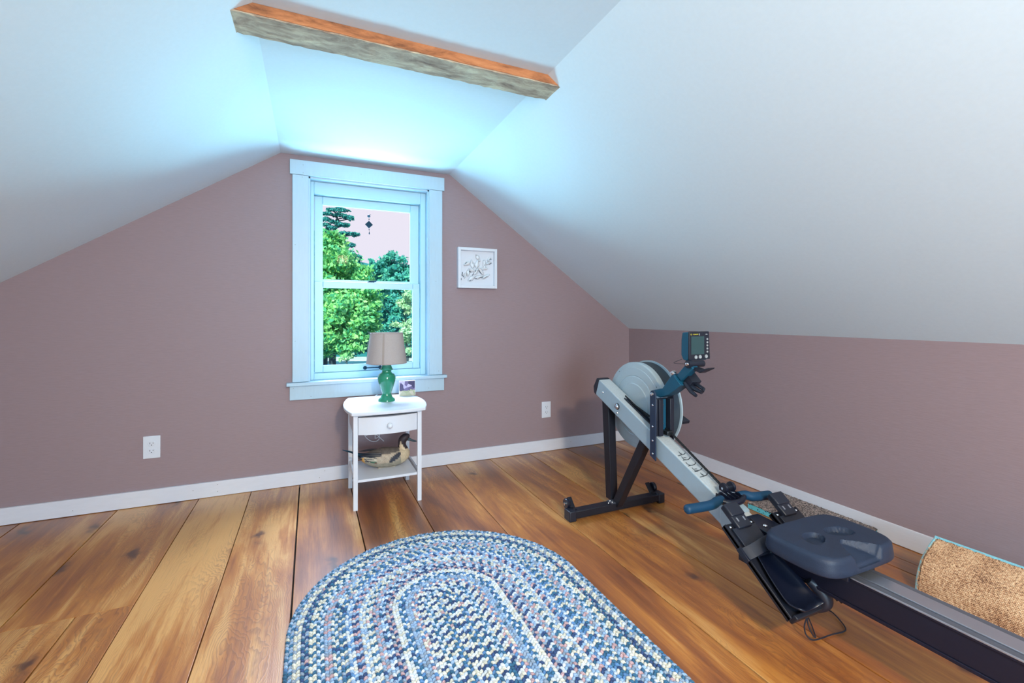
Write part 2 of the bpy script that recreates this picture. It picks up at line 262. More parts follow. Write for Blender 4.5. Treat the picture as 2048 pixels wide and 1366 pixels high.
# ------------------------------------------------------------------ mesh helpers
class MB:
    def __init__(s): s.v = []; s.f = []; s.uv = None; s.col = None
    def add(s, vs, fs):
        k = len(s.v); s.v += [tuple(p) for p in vs]; s.f += [tuple(i+k for i in f) for f in fs]; return s
    def box(s, x0, x1, y0, y1, z0, z1):
        vs = [(x, y, z) for z in (z0, z1) for y in (y0, y1) for x in (x0, x1)]
        return s.add(vs, [(0, 2, 3, 1), (4, 5, 7, 6), (0, 1, 5, 4), (2, 6, 7, 3), (0, 4, 6, 2), (1, 3, 7, 5)])
    def obox(s, c, R, hx, hy, hz):
        R = Matrix(R) if not isinstance(R, Matrix) else R; c = Vector(c)
        vs = [c + R @ Vector((x*hx, y*hy, z*hz)) for z in (-1, 1) for y in (-1, 1) for x in (-1, 1)]
        return s.add(vs, [(0, 2, 3, 1), (4, 5, 7, 6), (0, 1, 5, 4), (2, 6, 7, 3), (0, 4, 6, 2), (1, 3, 7, 5)])
    def prism(s, poly, axis, a, b):
        # poly: 2D points; axis 'x': (y,z); 'y': (x,z); 'z': (x,y)
        def P(p, t): return (t, p[0], p[1]) if axis == 'x' else ((p[0], t, p[1]) if axis == 'y' else (p[0], p[1], t))
        n = len(poly); vs = [P(p, a) for p in poly] + [P(p, b) for p in poly]
        fs = [tuple(range(n-1, -1, -1)), tuple(range(n, 2*n))] + [(i, (i+1) % n, n+(i+1) % n, n+i) for i in range(n)]
        return s.add(vs, fs)
    def bar(s, p, q, w, h, up=(0, 0, 1)):
        p = Vector(p); q = Vector(q); d = (q-p).normalized(); u = Vector(up); sd = d.cross(u).normalized(); u = sd.cross(d)
        vs = [e + sd*a*w/2 + u*b_*h/2 for e in (p, q) for a, b_ in ((-1, -1), (1, -1), (1, 1), (-1, 1))]
        return s.add(vs, [(3, 2, 1, 0), (4, 5, 6, 7), (0, 1, 5, 4), (1, 2, 6, 5), (2, 3, 7, 6), (3, 0, 4, 7)])
    def tube(s, pts, r, seg=10, caps=True, closed=False):
        pts = [Vector(p) for p in pts]; n = len(pts); rs = r if isinstance(r, (list, tuple)) else [r]*n
        vs = []; prev = None
        for i, p in enumerate(pts):
            if closed: d = (pts[(i+1) % n]-pts[i-1])
            else: d = pts[min(i+1, n-1)]-pts[max(i-1, 0)]
            d.normalize()
            if prev is None:
                u = d.cross(Vector((0, 0, 1)));
                if u.length < 1e-3: u = d.cross(Vector((1, 0, 0)))
            else: u = prev - d*prev.dot(d)
            u.normalize(); prev = u; w = d.cross(u)
            vs += [p + (u*math.cos(t)+w*math.sin(t))*rs[i] for t in [2*PI*k/seg for k in range(seg)]]
        fs = []
        m = n if closed else n-1
        for i in range(m):
            a = i*seg; b_ = ((i+1) % n)*seg
            fs += [(a+k, a+(k+1) % seg, b_+(k+1) % seg, b_+k) for k in range(seg)]
        if caps and not closed:
            fs += [tuple(range(seg-1, -1, -1)), tuple(range((n-1)*seg, n*seg))]
        return s.add(vs, fs)
    def lathe(s, prof, c, axis='z', seg=40):
        # prof: (radius, height)
        vs = []; c = Vector(c)
        for r, h in prof:
            for k in range(seg):
                t = 2*PI*k/seg; a, b_ = r*math.cos(t), r*math.sin(t)
                vs.append(c + (Vector((a, b_, h)) if axis == 'z' else Vector((h, a, b_)) if axis == 'x' else Vector((b_, h, a))))
        n = len(prof); fs = []
        for i in range(n-1):
            fs += [(i*seg+k, i*seg+(k+1) % seg, (i+1)*seg+(k+1) % seg, (i+1)*seg+k) for k in range(seg)]
        if prof[0][0] > 1e-5: fs.append(tuple(range(seg-1, -1, -1)))
        if prof[-1][0] > 1e-5: fs.append(tuple(range((n-1)*seg, n*seg)))
        return s.add(vs, fs)
    def ball(s, c, rx, ry, rz, seg=20, rings=12):
        prof = [(math.sin(PI*i/rings), -math.cos(PI*i/rings)) for i in range(rings+1)]
        k = len(s.v); s.lathe([(max(r, 1e-6), h) for r, h in prof], (0, 0, 0), 'z', seg)
        for i in range(k, len(s.v)):
            x, y, z = s.v[i]; s.v[i] = (c[0]+x*rx, c[1]+y*ry, c[2]+z*rz)
        return s
    def grid(s, rows):
        n = len(rows); m = len(rows[0]); vs = [p for r in rows for p in r]
        return s.add(vs, [(i*m+j, i*m+j+1, (i+1)*m+j+1, (i+1)*m+j) for i in range(n-1) for j in range(m-1)])

LOC = {}
def obj(name, mb, m, parent=None, bevel=0.0, smooth=True, kind=None, label=None, angle=35, weld=False):
    v = np.array(mb.v, dtype=float)
    c = (v.min(0)+v.max(0))/2
    me = bpy.data.meshes.new(name); me.from_pydata([tuple(p) for p in (v-c)], [], mb.f); me.update()
    bm = bmesh.new(); bm.from_mesh(me)
    if weld: bmesh.ops.remove_doubles(bm, verts=bm.verts, dist=1e-5)
    bmesh.ops.recalc_face_normals(bm, faces=bm.faces); bm.to_mesh(me); bm.free()
    if smooth:
        for p in me.polygons: p.use_smooth = True
        me.set_sharp_from_angle(angle=math.radians(angle))
    ms = m if isinstance(m, (list, tuple)) else [m]
    for q in ms: me.materials.append(q)
    o = bpy.data.objects.new(name, me); C.objects.link(o)
    pl = Vector(LOC[parent.name]) if parent else Vector((0, 0, 0))
    o.location = Vector(c) - pl; LOC[o.name] = tuple(c)
    if parent: o.parent = parent
    if bevel:
        bv = o.modifiers.new('bevel', 'BEVEL'); bv.width = bevel; bv.segments = 2; bv.limit_method = 'ANGLE'; bv.angle_limit = math.radians(40); bv.harden_normals = False
    if kind: o['kind'] = kind
    if label: o['label'] = label
    return o
def thing(name, label, cat, loc, group=None):
    o = bpy.data.objects.new(name, None); C.objects.link(o); o.location = loc; LOC[o.name] = tuple(loc); o.empty_display_size = 0.05
    o['label'] = label; o['category'] = cat
    if group: o['group'] = group
    return o
def tag(o, label, cat, group=None):
    o['label'] = label; o['category'] = cat
    if group: o['group'] = group
    return o
def rough_box(mb, x0, x1, y0, y1, z0, z1): return mb.box(x0, x1, y0, y1, z0, z1)

# ------------------------------------------------------------------ room shell
XL, XR, YB, YF = -1.755, 2.487, 0.0, -5.2         # left knee wall, right knee wall, window wall, rear wall
FX0, FX1, ZC, ZR, ZL = -0.172, 0.904, 2.066, 0.949, 1.012
# floor: dark underlay, boards on top
fl = obj('floor', MB().box(XL-.1, XR+.1, YF-.1, .15, -.06, -.018), M['gap'], kind='structure')
edges = [XL, -1.357, -0.965, -0.592, -0.327, -0.0645, 0.2265, 0.552, 0.873, 1.207, 1.530, 1.858, 2.120, 2.252, 2.349, 2.487]
random.seed(3)
TONES = [.02, .03, .07, .12, .11, .07, -.01, .0, .03, .05, .06, .0, .0, .0, .0]
def plank(x0, x1, y0, y1):
    TONE = TONES[min(range(15), key=lambda q: abs((edges[q]+edges[q+1])/2-(x0+x1)/2))]+.02
    g0, g1 = random.uniform(.0015, .0032), random.uniform(.0015, .0032)
    a, b_ = x0+g0, x1-g1; n = 9; dz = random.uniform(-.0006, .0006)
    ys = [y0+(y1-y0)*i/n for i in range(n+1)]
    L = [(a+random.uniform(-.0009, .0009), y) for y in ys]; Rr = [(b_+random.uniform(-.0009, .0009), y) for y in reversed(ys)]
    mb = MB().prism(L+Rr, 'z', -.018, 0.0+dz)
    o = obj('plank', mb, M['wood'], fl, bevel=0.0012, smooth=False); o.color = (TONE, 0, 0, 1)
for i in range(len(edges)-1):
    x0, x1 = edges[i], edges[i+1]
    if i == 2:
        plank(x0, x1, -1.06, 0.0); plank(x0, -0.757, YF, -1.061); plank(-0.757, x1, YF, -1.061)
    elif i == 9:
        plank(x0, x1, YF, 0.0)
    else:
        cut = [None, -2.9, None, -3.2, -3.6, None, -3.4, -3.1, None, None, -3.0, -3.6, -2.9, None, -3.3][i]
        if cut: plank(x0, x1, cut, 0); plank(x0, x1, YF, cut-.002)
        else: plank(x0, x1, YF, 0)
def gable(y0, y1, hole=None):
    mb = MB()
    def roofz(x): return ZC if FX0 <= x <= FX1 else (ZC-(x-FX1)*(ZC-ZR)/(XR-FX1) if x > FX1 else ZC-(FX0-x)*(ZC-ZL)/(FX0-XL))
    if hole is None:
        mb.prism([(XL-.1, -.06), (XR+.1, -.06), (XR+.1, ZR-.05), (XR, ZR+.0), (FX1, ZC+.02), (FX0, ZC+.02), (XL, ZL), (XL-.1, ZL-.05)], 'y', y0, y1)
    else:
        hx0, hx1, hz0, hz1 = hole
        mb.prism([(XL-.1, -.06), (hx0, -.06), (hx0, ZC+.02), (FX0, ZC+.02), (XL-.1, roofz(XL)-.04)], 'y', y0, y1)
        mb.prism([(hx1, -.06), (XR+.1, -.06), (XR+.1, roofz(XR)-.04), (FX1, ZC+.02), (hx1, ZC+.02)], 'y', y0, y1)
        mb.box(hx0, hx1, y0, y1, -.06, hz0); mb.box(hx0, hx1, y0, y1, hz1, ZC+.02)
    return mb
OX0, OX1, OZ0, OZ1 = -0.0155, 0.756, 0.640, 1.938
obj('wall_back', gable(0, .16, (OX0, OX1, OZ0-.02, OZ1)), M['wall'], kind='structure', smooth=False)
obj('wall_rear', gable(YF-.12, YF, (0.0, 0.74, .72, 1.86)), M['wall'], kind='structure', smooth=False)
obj('wall_right', MB().box(XR, XR+.12, YF, .0, -.06, ZR+.03), M['wall'], kind='structure', smooth=False)
obj('wall_left', MB().box(XL-.12, XL, YF, .0, -.06, ZL+.03), M['wall'], kind='structure', smooth=False)
sr = (ZC-ZR)/(XR-FX1); sL = (ZC-ZL)/(FX0-XL)
obj('ceiling', MB().prism([(FX0, ZC), (FX1, ZC), (FX1+.05, ZC+.12), (FX0-.05, ZC+.12)], 'y', YF, 0.16), M['ceiling'], kind='structure', smooth=False)
obj('ceiling_right', MB().prism([(FX1, ZC), (XR+.14, ZC-(XR+.14-FX1)*sr), (XR+.14, ZC-(XR+.14-FX1)*sr+.12), (FX1+.05, ZC+.12)], 'y', YF, 0.16), M['ceiling'], kind='structure', smooth=False)
obj('ceiling_left', MB().prism([(FX0, ZC), (XL-.14, ZC-(FX0-XL+.14)*sL), (XL-.14, ZC-(FX0-XL+.14)*sL+.12), (FX0-.05, ZC+.12)], 'y', YF, 0.16), M['ceiling'], kind='structure', smooth=False)
obj('baseboard_back', MB().box(XL+.012, XR-.012, -.014, -.0005, .002, .0885), M['trim'], kind='structure', bevel=.0015)
obj('baseboard_right', MB().box(XR-.0125, XR-.0005, YF+.001, -.0005, .002, .0895), M['trim'], kind='structure', bevel=.0015)
obj('baseboard_left', MB().box(XL+.0005, XL+.012, YF+.001, -.0005, .002, .0895), M['trim'], kind='structure', bevel=.0015)

# ------------------------------------------------------------------ front window
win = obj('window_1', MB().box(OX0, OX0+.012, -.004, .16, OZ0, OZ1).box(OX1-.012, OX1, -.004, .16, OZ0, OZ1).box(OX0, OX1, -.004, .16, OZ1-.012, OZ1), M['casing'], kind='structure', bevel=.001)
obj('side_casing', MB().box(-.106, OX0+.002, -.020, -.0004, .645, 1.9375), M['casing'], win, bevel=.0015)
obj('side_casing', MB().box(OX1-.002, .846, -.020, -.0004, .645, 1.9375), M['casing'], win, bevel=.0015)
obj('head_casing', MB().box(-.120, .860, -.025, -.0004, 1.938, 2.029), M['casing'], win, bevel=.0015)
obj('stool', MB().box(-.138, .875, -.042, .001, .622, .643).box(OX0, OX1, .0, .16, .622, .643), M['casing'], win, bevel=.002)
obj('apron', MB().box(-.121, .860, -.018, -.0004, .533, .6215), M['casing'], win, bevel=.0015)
uf = MB()
ux0, ux1, uz0, uz1 = .018, .708, .686, 1.846
uf.box(OX0+.012, ux0, .055, .135, .643, OZ1-.012).box(ux1, OX1-.012, .055, .135, .643, OZ1-.012).box(ux0, ux1, .055, .135, uz1, OZ1-.012).box(ux0, ux1, .055, .135, .643, uz0)
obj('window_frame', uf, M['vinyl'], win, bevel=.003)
def ring(x0, x1, z0, z1, gx0, gx1, gz0, gz1, y0, y1):
    return MB().box(x0, gx0, y0, y1, z0, z1).box(gx1, x1, y0, y1, z0, z1).box(gx0, gx1, y0, y1, gz1, z1).box(gx0, gx1, y0, y1, z0, gz0)
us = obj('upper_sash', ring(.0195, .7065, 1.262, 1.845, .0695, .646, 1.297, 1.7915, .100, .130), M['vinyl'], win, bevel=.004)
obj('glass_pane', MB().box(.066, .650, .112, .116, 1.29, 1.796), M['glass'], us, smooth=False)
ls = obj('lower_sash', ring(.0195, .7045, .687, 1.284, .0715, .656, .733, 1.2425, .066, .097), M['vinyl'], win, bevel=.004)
obj('glass_pane', MB().box(.068, .660, .078, .082, .728, 1.247), M['glass'], ls, smooth=False)
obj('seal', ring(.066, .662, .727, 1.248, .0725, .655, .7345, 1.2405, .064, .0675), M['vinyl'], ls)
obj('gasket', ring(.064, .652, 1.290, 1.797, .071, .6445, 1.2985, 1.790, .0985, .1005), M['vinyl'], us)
obj('sash_lock', MB().box(.355, .395, .076, .100, 1.284, 1.291).tube([(.362, .085, 1.294), (.41, .083, 1.294)], .004, 8), M['dark'], win)
sh = MB().tube([(.335, .060, .706), (.345, .055, .7065), (.425, .055, .7065), (.435, .060, .706)], .0042, 10)
for xx in (.334, .434): sh.lathe([(.013, 0), (.012, .006), (.004, .008)], (xx, .065, .706), 'y', 16)
obj('sash_lift', sh, M['dark'], win)
# nail holes in casing and baseboard
nh = MB()
for x, z, y in [(-.045, 2.0, -.0252), (-.045, 1.95, -.0252), (.3, 1.985, -.0252), (.6, 1.985, -.0252), (-.05, 1.925, -.0202), (-.09, 1.5, -.0202), (.80, 1.3, -.0202), (.82, .67, -.0202), (-.09, .9, -.0202), (-.10, .606, -.0182), (.0, .55, -.0182), (.75, .555, -.0182),
                (-1.15, .03, -.0142), (-.62, .052, -.0142), (-.5, .07, -.0142), (-.5, .03, -.0142), (.08, .07, -.0142), (.05, .03, -.0142), (.62, .06, -.0142), (1.9, .05, -.0142)]:
    nh.lathe([(.0022, 0), (.0001, -.0004)], (x, y, z), 'y', 6)
obj('trim_nail_hole', nh, M['nail'], kind='structure')
# rear gable window behind the camera
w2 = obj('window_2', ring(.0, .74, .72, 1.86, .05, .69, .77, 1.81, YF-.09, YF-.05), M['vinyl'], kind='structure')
obj('glass_pane', MB().box(.045, .695, YF-.072, YF-.068, .76, 1.82), M['glass'], w2, smooth=False)

# ------------------------------------------------------------------ exposed collar beam
bt = thing('ceiling_beam', 'rough sawn exposed wooden beam crossing the ceiling', 'beam', (.36, -1.41, 2.03))
def wavy(x0, x1, y0, y1, z0, z1, n, amp, seed):
    random.seed(seed); rows = []
    for i in range(n+1):
        x = x0+(x1-x0)*i/n
        j = [random.uniform(-amp, amp) for _ in range(4)]
        rows.append([(x, y0+j[0], z0+j[1]), (x, y1+j[2], z0+j[3]), (x, y1, z1), (x, y0, z1), (x, y0+j[0], z0+j[1])])
    mb = MB().grid(rows); k = len(mb.v)
    mb.f.append((0, 1, 2, 3)); mb.f.append((k-5, k-4, k-3, k-2)); return mb
def endz(x): return 0
b1 = wavy(-.30, 1.02, -1.470, -1.345, 2.026, 2.032, 60, .0018, 4)
# trim the ends to the slope: slide end vertices so the bottom slab meets both sloped ceilings
for i, (x, y, z) in enumerate(b1.v):
    xmax = FX1+(ZC-z)/sr; xmin = FX0-(ZC-z)/sL
    b1.v[i] = (min(max(x, xmin), xmax), y, z)
obj('beam_underside', b1, M['beambot'], bt, smooth=False)
b2 = wavy(-.28, 1.0, -1.472, -1.347, 2.031, 2.0655, 60, .0010, 9)
for i, (x, y, z) in enumerate(b2.v):
    xmax = FX1+(ZC-z)/sr-.001; xmin = FX0-(ZC-z)/sL+.001
    b2.v[i] = (min(max(x, xmin), xmax), y, z)
obj('beam_side', b2, M['beamside'], bt, smooth=False, label='freshly cut orange side of the beam')

# ------------------------------------------------------------------ outlets
def outlet(cx, cz, label):
    t = thing('wall_outlet', label, 'outlet', (cx, 0, cz), 'white duplex wall outlets')
    obj('cover_plate', MB().box(cx-.0395, cx+.0395, -.006, -.0004, cz-.0625, cz+.0625), M['white'], t, bevel=.0025)
    for s in (1, -1):
        z = cz+s*.0205
        poly = [(cx+.0175*math.cos(a)*1.0, z+max(-.0135, min(.0135, .0175*math.sin(a)))) for a in [2*PI*i/28 for i in range(28)]]
        r = obj('receptacle', MB().prism(poly, 'y', -.0085, -.005), M['white'], t, bevel=.0006)
        obj('slot', MB().box(cx-.0085, cx-.0060, -.0089, -.0080, z-.002, z+.0075).box(cx+.0062, cx+.0084, -.0089, -.008, z-.001, z+.0065).lathe([(.0028, 0), (.0028, .0008)], (cx, -.0089, z-.0075), 'y', 10), M['ink'], r)
    obj('screw', MB().lathe([(.003, 0), (.0024, -.0009)], (cx, -.006, cz), 'y', 12), M['cord'], t)
outlet(-.815, .323, 'white duplex wall outlet on the left side of the window wall')
outlet(1.684, .323, 'white duplex wall outlet to the right of the nightstand, near the rower')

# ------------------------------------------------------------------ framed relief picture
px0, px1, pz0, pz1, dep = .957, 1.255, 1.258, 1.549, .040
pf = thing('shadow_box_frame', 'square white shadow box frame with white paper relief art', 'picture frame', (1.106, 0, 1.258))
obj('frame', ring(px0, px1, pz0, pz1, px0+.020, px1-.020, pz0+.020, pz1-.020, -dep, -.0006), M['white'], pf, bevel=.001)
obj('backboard', MB().box(px0+.018, px1-.018, -.012, -.001, pz0+.018, pz1-.018), M['white'], pf)
random.seed(12)
for (u, v, a, L, w) in [(.20, .62, .5, .055, .030), (.36, .60, 1.8, .075, .030), (.50, .62, 1.4, .065, .034), (.53, .80, -1.0, .06, .028), (.72, .64, -1.5, .065, .028), (.84, .66, .4, .05, .022),
                        (.24, .36, 1.5, .06, .026), (.34, .44, -.4, .055, .026), (.47, .40, 1.0, .06, .028), (.62, .42, -.9, .065, .030), (.55, .25, 0.3, .07, .026), (.76, .27, .5, .07, .026), (.33, .2, .6, .06, .030), (.72, .50, .1, .055, .026), (.15, .28, 1.3, .045, .022), (.86, .78, .9, .04, .02)]:
    cx = px0+.02+(px1-px0-.04)*u; cz = pz0+.02+(pz1-pz0-.04)*v
    n = 12; pts = []
    for i in range(n+1):
        t = i/n; pts.append((t, w/2*math.sin(PI*t)**.7*(1+.18*math.sin(9*t+u*9))))
    mb = MB(); ca, sa = math.cos(a), math.sin(a)
    rows = []
    for t, h in pts:
        rows.append([(cx+(t-.5)*L*ca-k*h*sa, -.0135-.012*(1-abs(k))*1.0-.004*abs(math.sin(5*t)), cz+(t-.5)*L*sa+k*h*ca) for k in (-1, -.5, 0, .5, 1)])
    mb.grid(rows)
    o = obj('paper_leaf', mb, M['card'], pf)
    so_ = o.modifiers.new('thick', 'SOLIDIFY'); so_.thickness = .0012
def pxpic(u, v):  # pixel on the picture -> art plane
    return px0+(px1-px0)*(u-912)/79, pz1-(pz1-pz0)*(v-(493+(u-912)*.09))/82
for st in [[(927, 528), (931, 524)], [(940, 521), (942, 527), (943, 534), (945, 536)], [(950, 511), (953, 516), (955, 520)], [(965, 522), (967, 527), (966, 533)], [(922, 544), (921, 550), (924, 553)], [(933, 541), (936, 544), (939, 545)], [(949, 541), (947, 546)], [(955, 541), (957, 546), (960, 549)],
           [(954, 556), (959, 557), (963, 556)], [(967, 558), (971, 555), (974, 553)], [(941, 552), (944, 548)], [(977, 520), (981, 520)], [(976, 531), (981, 528)], [(948, 559), (950, 558)], [(919, 556), (919, 560)], [(936, 563), (938, 562)]]:
    P3 = [(pxpic(*p)[0], -.0235, pxpic(*p)[1]) for p in st]
    obj('dark_edging', MB().tube(P3, .0021, 6), M['dark'], pf)

# ------------------------------------------------------------------ suncatcher
sc = thing('suncatcher', 'small dark diamond suncatcher hanging on the upper window pane', 'suncatcher', (.363, .092, 1.74))
gy = .092
obj('suction_cup', MB().lathe([(.010, .018), (.007, .012), (.003, .006), (.004, 0)], (.364, .0935, 1.744), 'y', 16), M['dark'], sc)
obj('hook', MB().tube([(.364, gy-.002, 1.744), (.369, gy-.004, 1.752), (.376, gy-.002, 1.748)], .0012, 6), M['dark'], sc)
obj('thread', MB().tube([(.363, gy, 1.742), (.3625, gy, 1.70), (.363, gy, 1.66), (.364, gy, 1.632)], .0007, 6), M['dark'], sc)
obj('diamond', MB().prism([(.3625-.026, 1.682), (.3625, 1.682-.026), (.3625+.026, 1.682), (.3625, 1.682+.026)], 'y', gy-.003, gy+.003), M['dark'], sc, bevel=.001)
obj('bead', MB().ball((.363, gy, 1.718), .0032, .0032, .005, 10, 8), M['dark'], sc)
obj('bead', MB().ball((.3635, gy, 1.647), .0032, .0032, .004, 10, 8), M['dark'], sc)
obj('drop', MB().lathe([(.0002, .010), (.0028, .002), (.0040, -.007), (.0002, -.012)], (.3645, gy, 1.626), 'z', 10), M['dark'], sc)

# ------------------------------------------------------------------ nightstand
ns = thing('nightstand', 'small white nightstand with one drawer under the window', 'nightstand', (.40, -.36, 0))
def spline(pts, n=8, closed=True):
    out = []; m = len(pts)
    for i in range(m if closed else m-1):
        p0, p1, p2, p3 = (pts[(i+k-1) % m] if closed else pts[min(max(i+k-1, 0), m-1)] for k in range(4))
        for j in range(n):
            t = j/n
            out.append(tuple(.5*((2*p1[a])+(-p0[a]+p2[a])*t+(2*p0[a]-5*p1[a]+4*p2[a]-p3[a])*t*t+(-p0[a]+3*p1[a]-3*p2[a]+p3[a])*t**3) for a in range(len(p1))))
    if not closed: out.append(tuple(pts[-1]))
    return out
def arc(p, q, bow, n=14):
    p = Vector(p); q = Vector(q); d = q-p; nn = Vector((d.y, -d.x)).normalized()
    return [tuple(p+d*t+nn*bow*4*t*(1-t)) for t in [i/n for i in range(n)]]
top = arc((.198, -.577), (.598, -.577), .022) + arc((.598, -.577), (.592, -.085), .046) + arc((.592, -.085), (.216, -.085), .008) + arc((.216, -.085), (.198, -.577), .036)
obj('table_top', MB().prism(top, 'z', .519, .538), M['white'], ns, bevel=.004)
for x0 in (.209, .557):
    for y0 in (-.553, -.198):
        obj('leg', MB().box(x0, x0+.0235, y0, y0+.0225, 0, .519), M['white'], ns, bevel=.0012)
for x0 in (.214, .561):
    obj('side_panel', MB().box(x0, x0+.014, -.531, -.197, .405, .519), M['white'], ns)
    obj('side_rail', MB().box(x0+.002, x0+.012, -.531, -.197, .150, .172), M['white'], ns)
obj('back_panel', MB().box(.232, .558, -.190, -.180, .405, .519), M['white'], ns)
obj('rail', MB().box(.232, .558, -.548, -.535, .509, .519), M['white'], ns)
dp = arc((.2345, -.5465), (.5555, -.5465), .034, 16) + [(.5555, -.5465), (.5555, -.530), (.2345, -.530)]
df = obj('drawer_front', MB().prism(dp, 'z', .408, .503), M['white'], ns, bevel=.0015)
obj('drawer_box', MB().box(.236, .554, -.530, -.205, .412, .418).box(.236, .244, -.530, -.205, .418, .495).box(.546, .554, -.530, -.205, .418, .495), M['white'], ns)
obj('knob', MB().lathe([(.0001, -.030), (.008, -.029), (.0145, -.023), (.0155, -.017), (.012, -.010), (.0065, -.006), (.0065, .0)], (.397, -.5805, .455), 'y', 24), M['white'], df)
shp = [(.2335, -.200), (.5565, -.200), (.5565, -.543)] + list(reversed(arc((.2335, -.543), (.5565, -.543), .004, 8)))
obj('shelf', MB().prism(shp, 'z', .148, .162), M['white'], ns, bevel=.001)
obj('shelf_bracket', MB().box(.2085, .2300, -.50, -.492, .145, .155), M['white'], ns)

# ------------------------------------------------------------------ table lamp
LX, LY, LZ = .4235, -.292, .5382
lp = thing('table_lamp', 'green ceramic ginger jar lamp with tapered taupe shade on nightstand', 'lamp', (LX, LY, LZ))
obj('lamp_base', MB().lathe([(.0505, 0), (.051, .006), (.047, .014), (.036, .022), (.031, .034), (.0275, .042), (.029, .052), (.041, .088), (.051, .118), (.0545, .138), (.053, .152), (.045, .165), (.031, .173), (.0275, .178), (.0275, .186), (.040, .190), (.041, .194), (.034, .198), (.031, .208), (.024, .222), (.014, .227), (.0115, .232), (.0115, .240)], (LX, LY, LZ), 'z', 64), M['green'], lp, angle=60)
obj('socket', MB().lathe([(.0105, .238), (.0105, .262), (.014, .266), (.014, .30), (.002, .302)], (LX, LY, LZ), 'z', 24), M['dark'], lp)
obj('bulb', MB().ball((LX, LY, LZ+.335), .028, .028, .036), M['card'], lp)
zb, zt, rb, rt = .7685, .9545, .1205, .0965
n = 64; rows = [[(LX+r*math.cos(2*PI*k/n), LY+r*math.sin(2*PI*k/n), z) for k in range(n+1)] for r, z in ((rb-.0015, zb), (rb, zb), (rt, zt), (rt-.0015, zt), (rb-.0015, zb))]
obj('lamp_shade', MB().grid(rows), M['shade'], lp, weld=True)
for zz, rr in ((zb+.003, rb-.0001), (zt-.003, rt+.0004)):
    obj('shade_trim', MB().tube([(LX+rr*math.cos(2*PI*k/48), LY+rr*math.sin(2*PI*k/48), zz) for k in range(48)], .0017, 6, closed=True), M['shadetrim'], lp)
a0 = -PI/2-.32
sm = [[(LX+(r+.0006)*math.cos(a0+d), LY+(r+.0006)*math.sin(a0+d), z) for d in (-.055, 0, .055)] for r, z in ((rb, zb+.001), (rt, zt-.001))]
obj('shade_seam', MB().grid(sm), M['shadetrim'], lp)
obj('spider', MB().tube([(LX-rt, LY, zt-.012), (LX, LY, zt-.014), (LX+rt, LY, zt-.012)], .0012, 6).tube([(LX, LY-rt, zt-.012), (LX, LY, zt-.014), (LX, LY+rt, zt-.012)], .0012, 6).tube([(LX, LY, zt-.014), (LX, LY, LZ+.30)], .0015, 6), M['chrome'], lp)
cp = [(LX-.02, LY+.05, LZ+.004), (LX-.055, LY+.07, LZ+.006), (LX-.05, LY+.15, LZ+.003), (LX-.03, LY+.215, LZ+.003), (.40, -.072, .53), (.385, -.07, .48), (.382, -.075, .40), (.382, -.08, .34), (.381, -.085, .26)]
obj('power_cord', MB().tube(spline(cp, 6, False), .0022, 8), M['cord'], lp)
lo = [(.385, -.09, .262), (.405, -.095, .275), (.404, -.10, .31), (.375, -.10, .335), (.335, -.10, .345), (.308, -.10, .335), (.306, -.10, .31), (.325, -.10, .275), (.355, -.10, .25), (.385, -.10, .245), (.405, -.10, .262), (.40, -.10, .30), (.375, -.10, .30), (.32, -.10, .29), (.345, -.10, .30), (.39, -.10, .285), (.42, -.10, .255), (.435, -.10, .24)]
obj('coiled_cord', MB().tube(spline(lo, 6, False), .0021, 8), M['cord'], lp)

# ------------------------------------------------------------------ photo card
def photo_mat():
    m, n, l, b = new_mat('printed flower photo')
    g = n.new('ShaderNodeNewGeometry'); t = n.new('ShaderNodeTexVoronoi'); t.inputs['Scale'].default_value = 34; l.new(g.outputs['Position'], t.inputs['Vector'])
    s = n.new('ShaderNodeSeparateColor'); l.new(t.outputs['Color'], s.inputs[0])
    r = n.new('ShaderNodeValToRGB'); r.color_ramp.interpolation = 'EASE'; l.new(s.outputs[0], r.inputs[0])
    r.color_ramp.elements[0].color = lin((52, 44, 84)); r.color_ramp.elements[1].color = lin((196, 184, 214)); e = r.color_ramp.elements.new(.5); e.color = lin((128, 112, 160))
    sp = n.new('ShaderNodeSeparateXYZ'); l.new(g.outputs['Position'], sp.inputs[0])
    nz = n.new('ShaderNodeTexNoise'); nz.inputs['Scale'].default_value = 30; l.new(g.outputs['Position'], nz.inputs['Vector'])
    a = n.new('ShaderNodeMath'); a.operation = 'MULTIPLY_ADD'; a.inputs[1].default_value = .05; l.new(nz.outputs['Fac'], a.inputs[0]); l.new(sp.outputs['Z'], a.inputs[2])
    cpn = n.new('ShaderNodeMath'); cpn.operation = 'LESS_THAN'; cpn.inputs[1].default_value = .597; l.new(a.outputs[0], cpn.inputs[0])
    mx = n.new('ShaderNodeMix'); mx.data_type = 'RGBA'; l.new(cpn.outputs[0], mx.inputs[0]); l.new(r.outputs[0], mx.inputs[6])
    r2 = n.new('ShaderNodeValToRGB'); l.new(s.outputs[1], r2.inputs[0]); r2.color_ramp.elements[0].color = lin((150, 160, 120)); r2.color_ramp.elements[1].color = lin((212, 198, 184))
    l.new(r2.outputs[0], mx.inputs[7]); l.new(mx.outputs[2], b.inputs['Base Color']); b.inputs['Roughness'].default_value = .35
    return m
M['photo'] = photo_mat()
pc = thing('photo_block', 'small square photo of purple flowers beside the green lamp', 'photo', (.573, -.16, .5382))
obj('photo_backing', MB().box(.5215, .6255, -.165, -.152, .5384, .636), M['card'], pc, bevel=.001)
obj('print', MB().box(.5225, .6225, -.1663, -.1650, .5390, .633), M['photo'], pc)

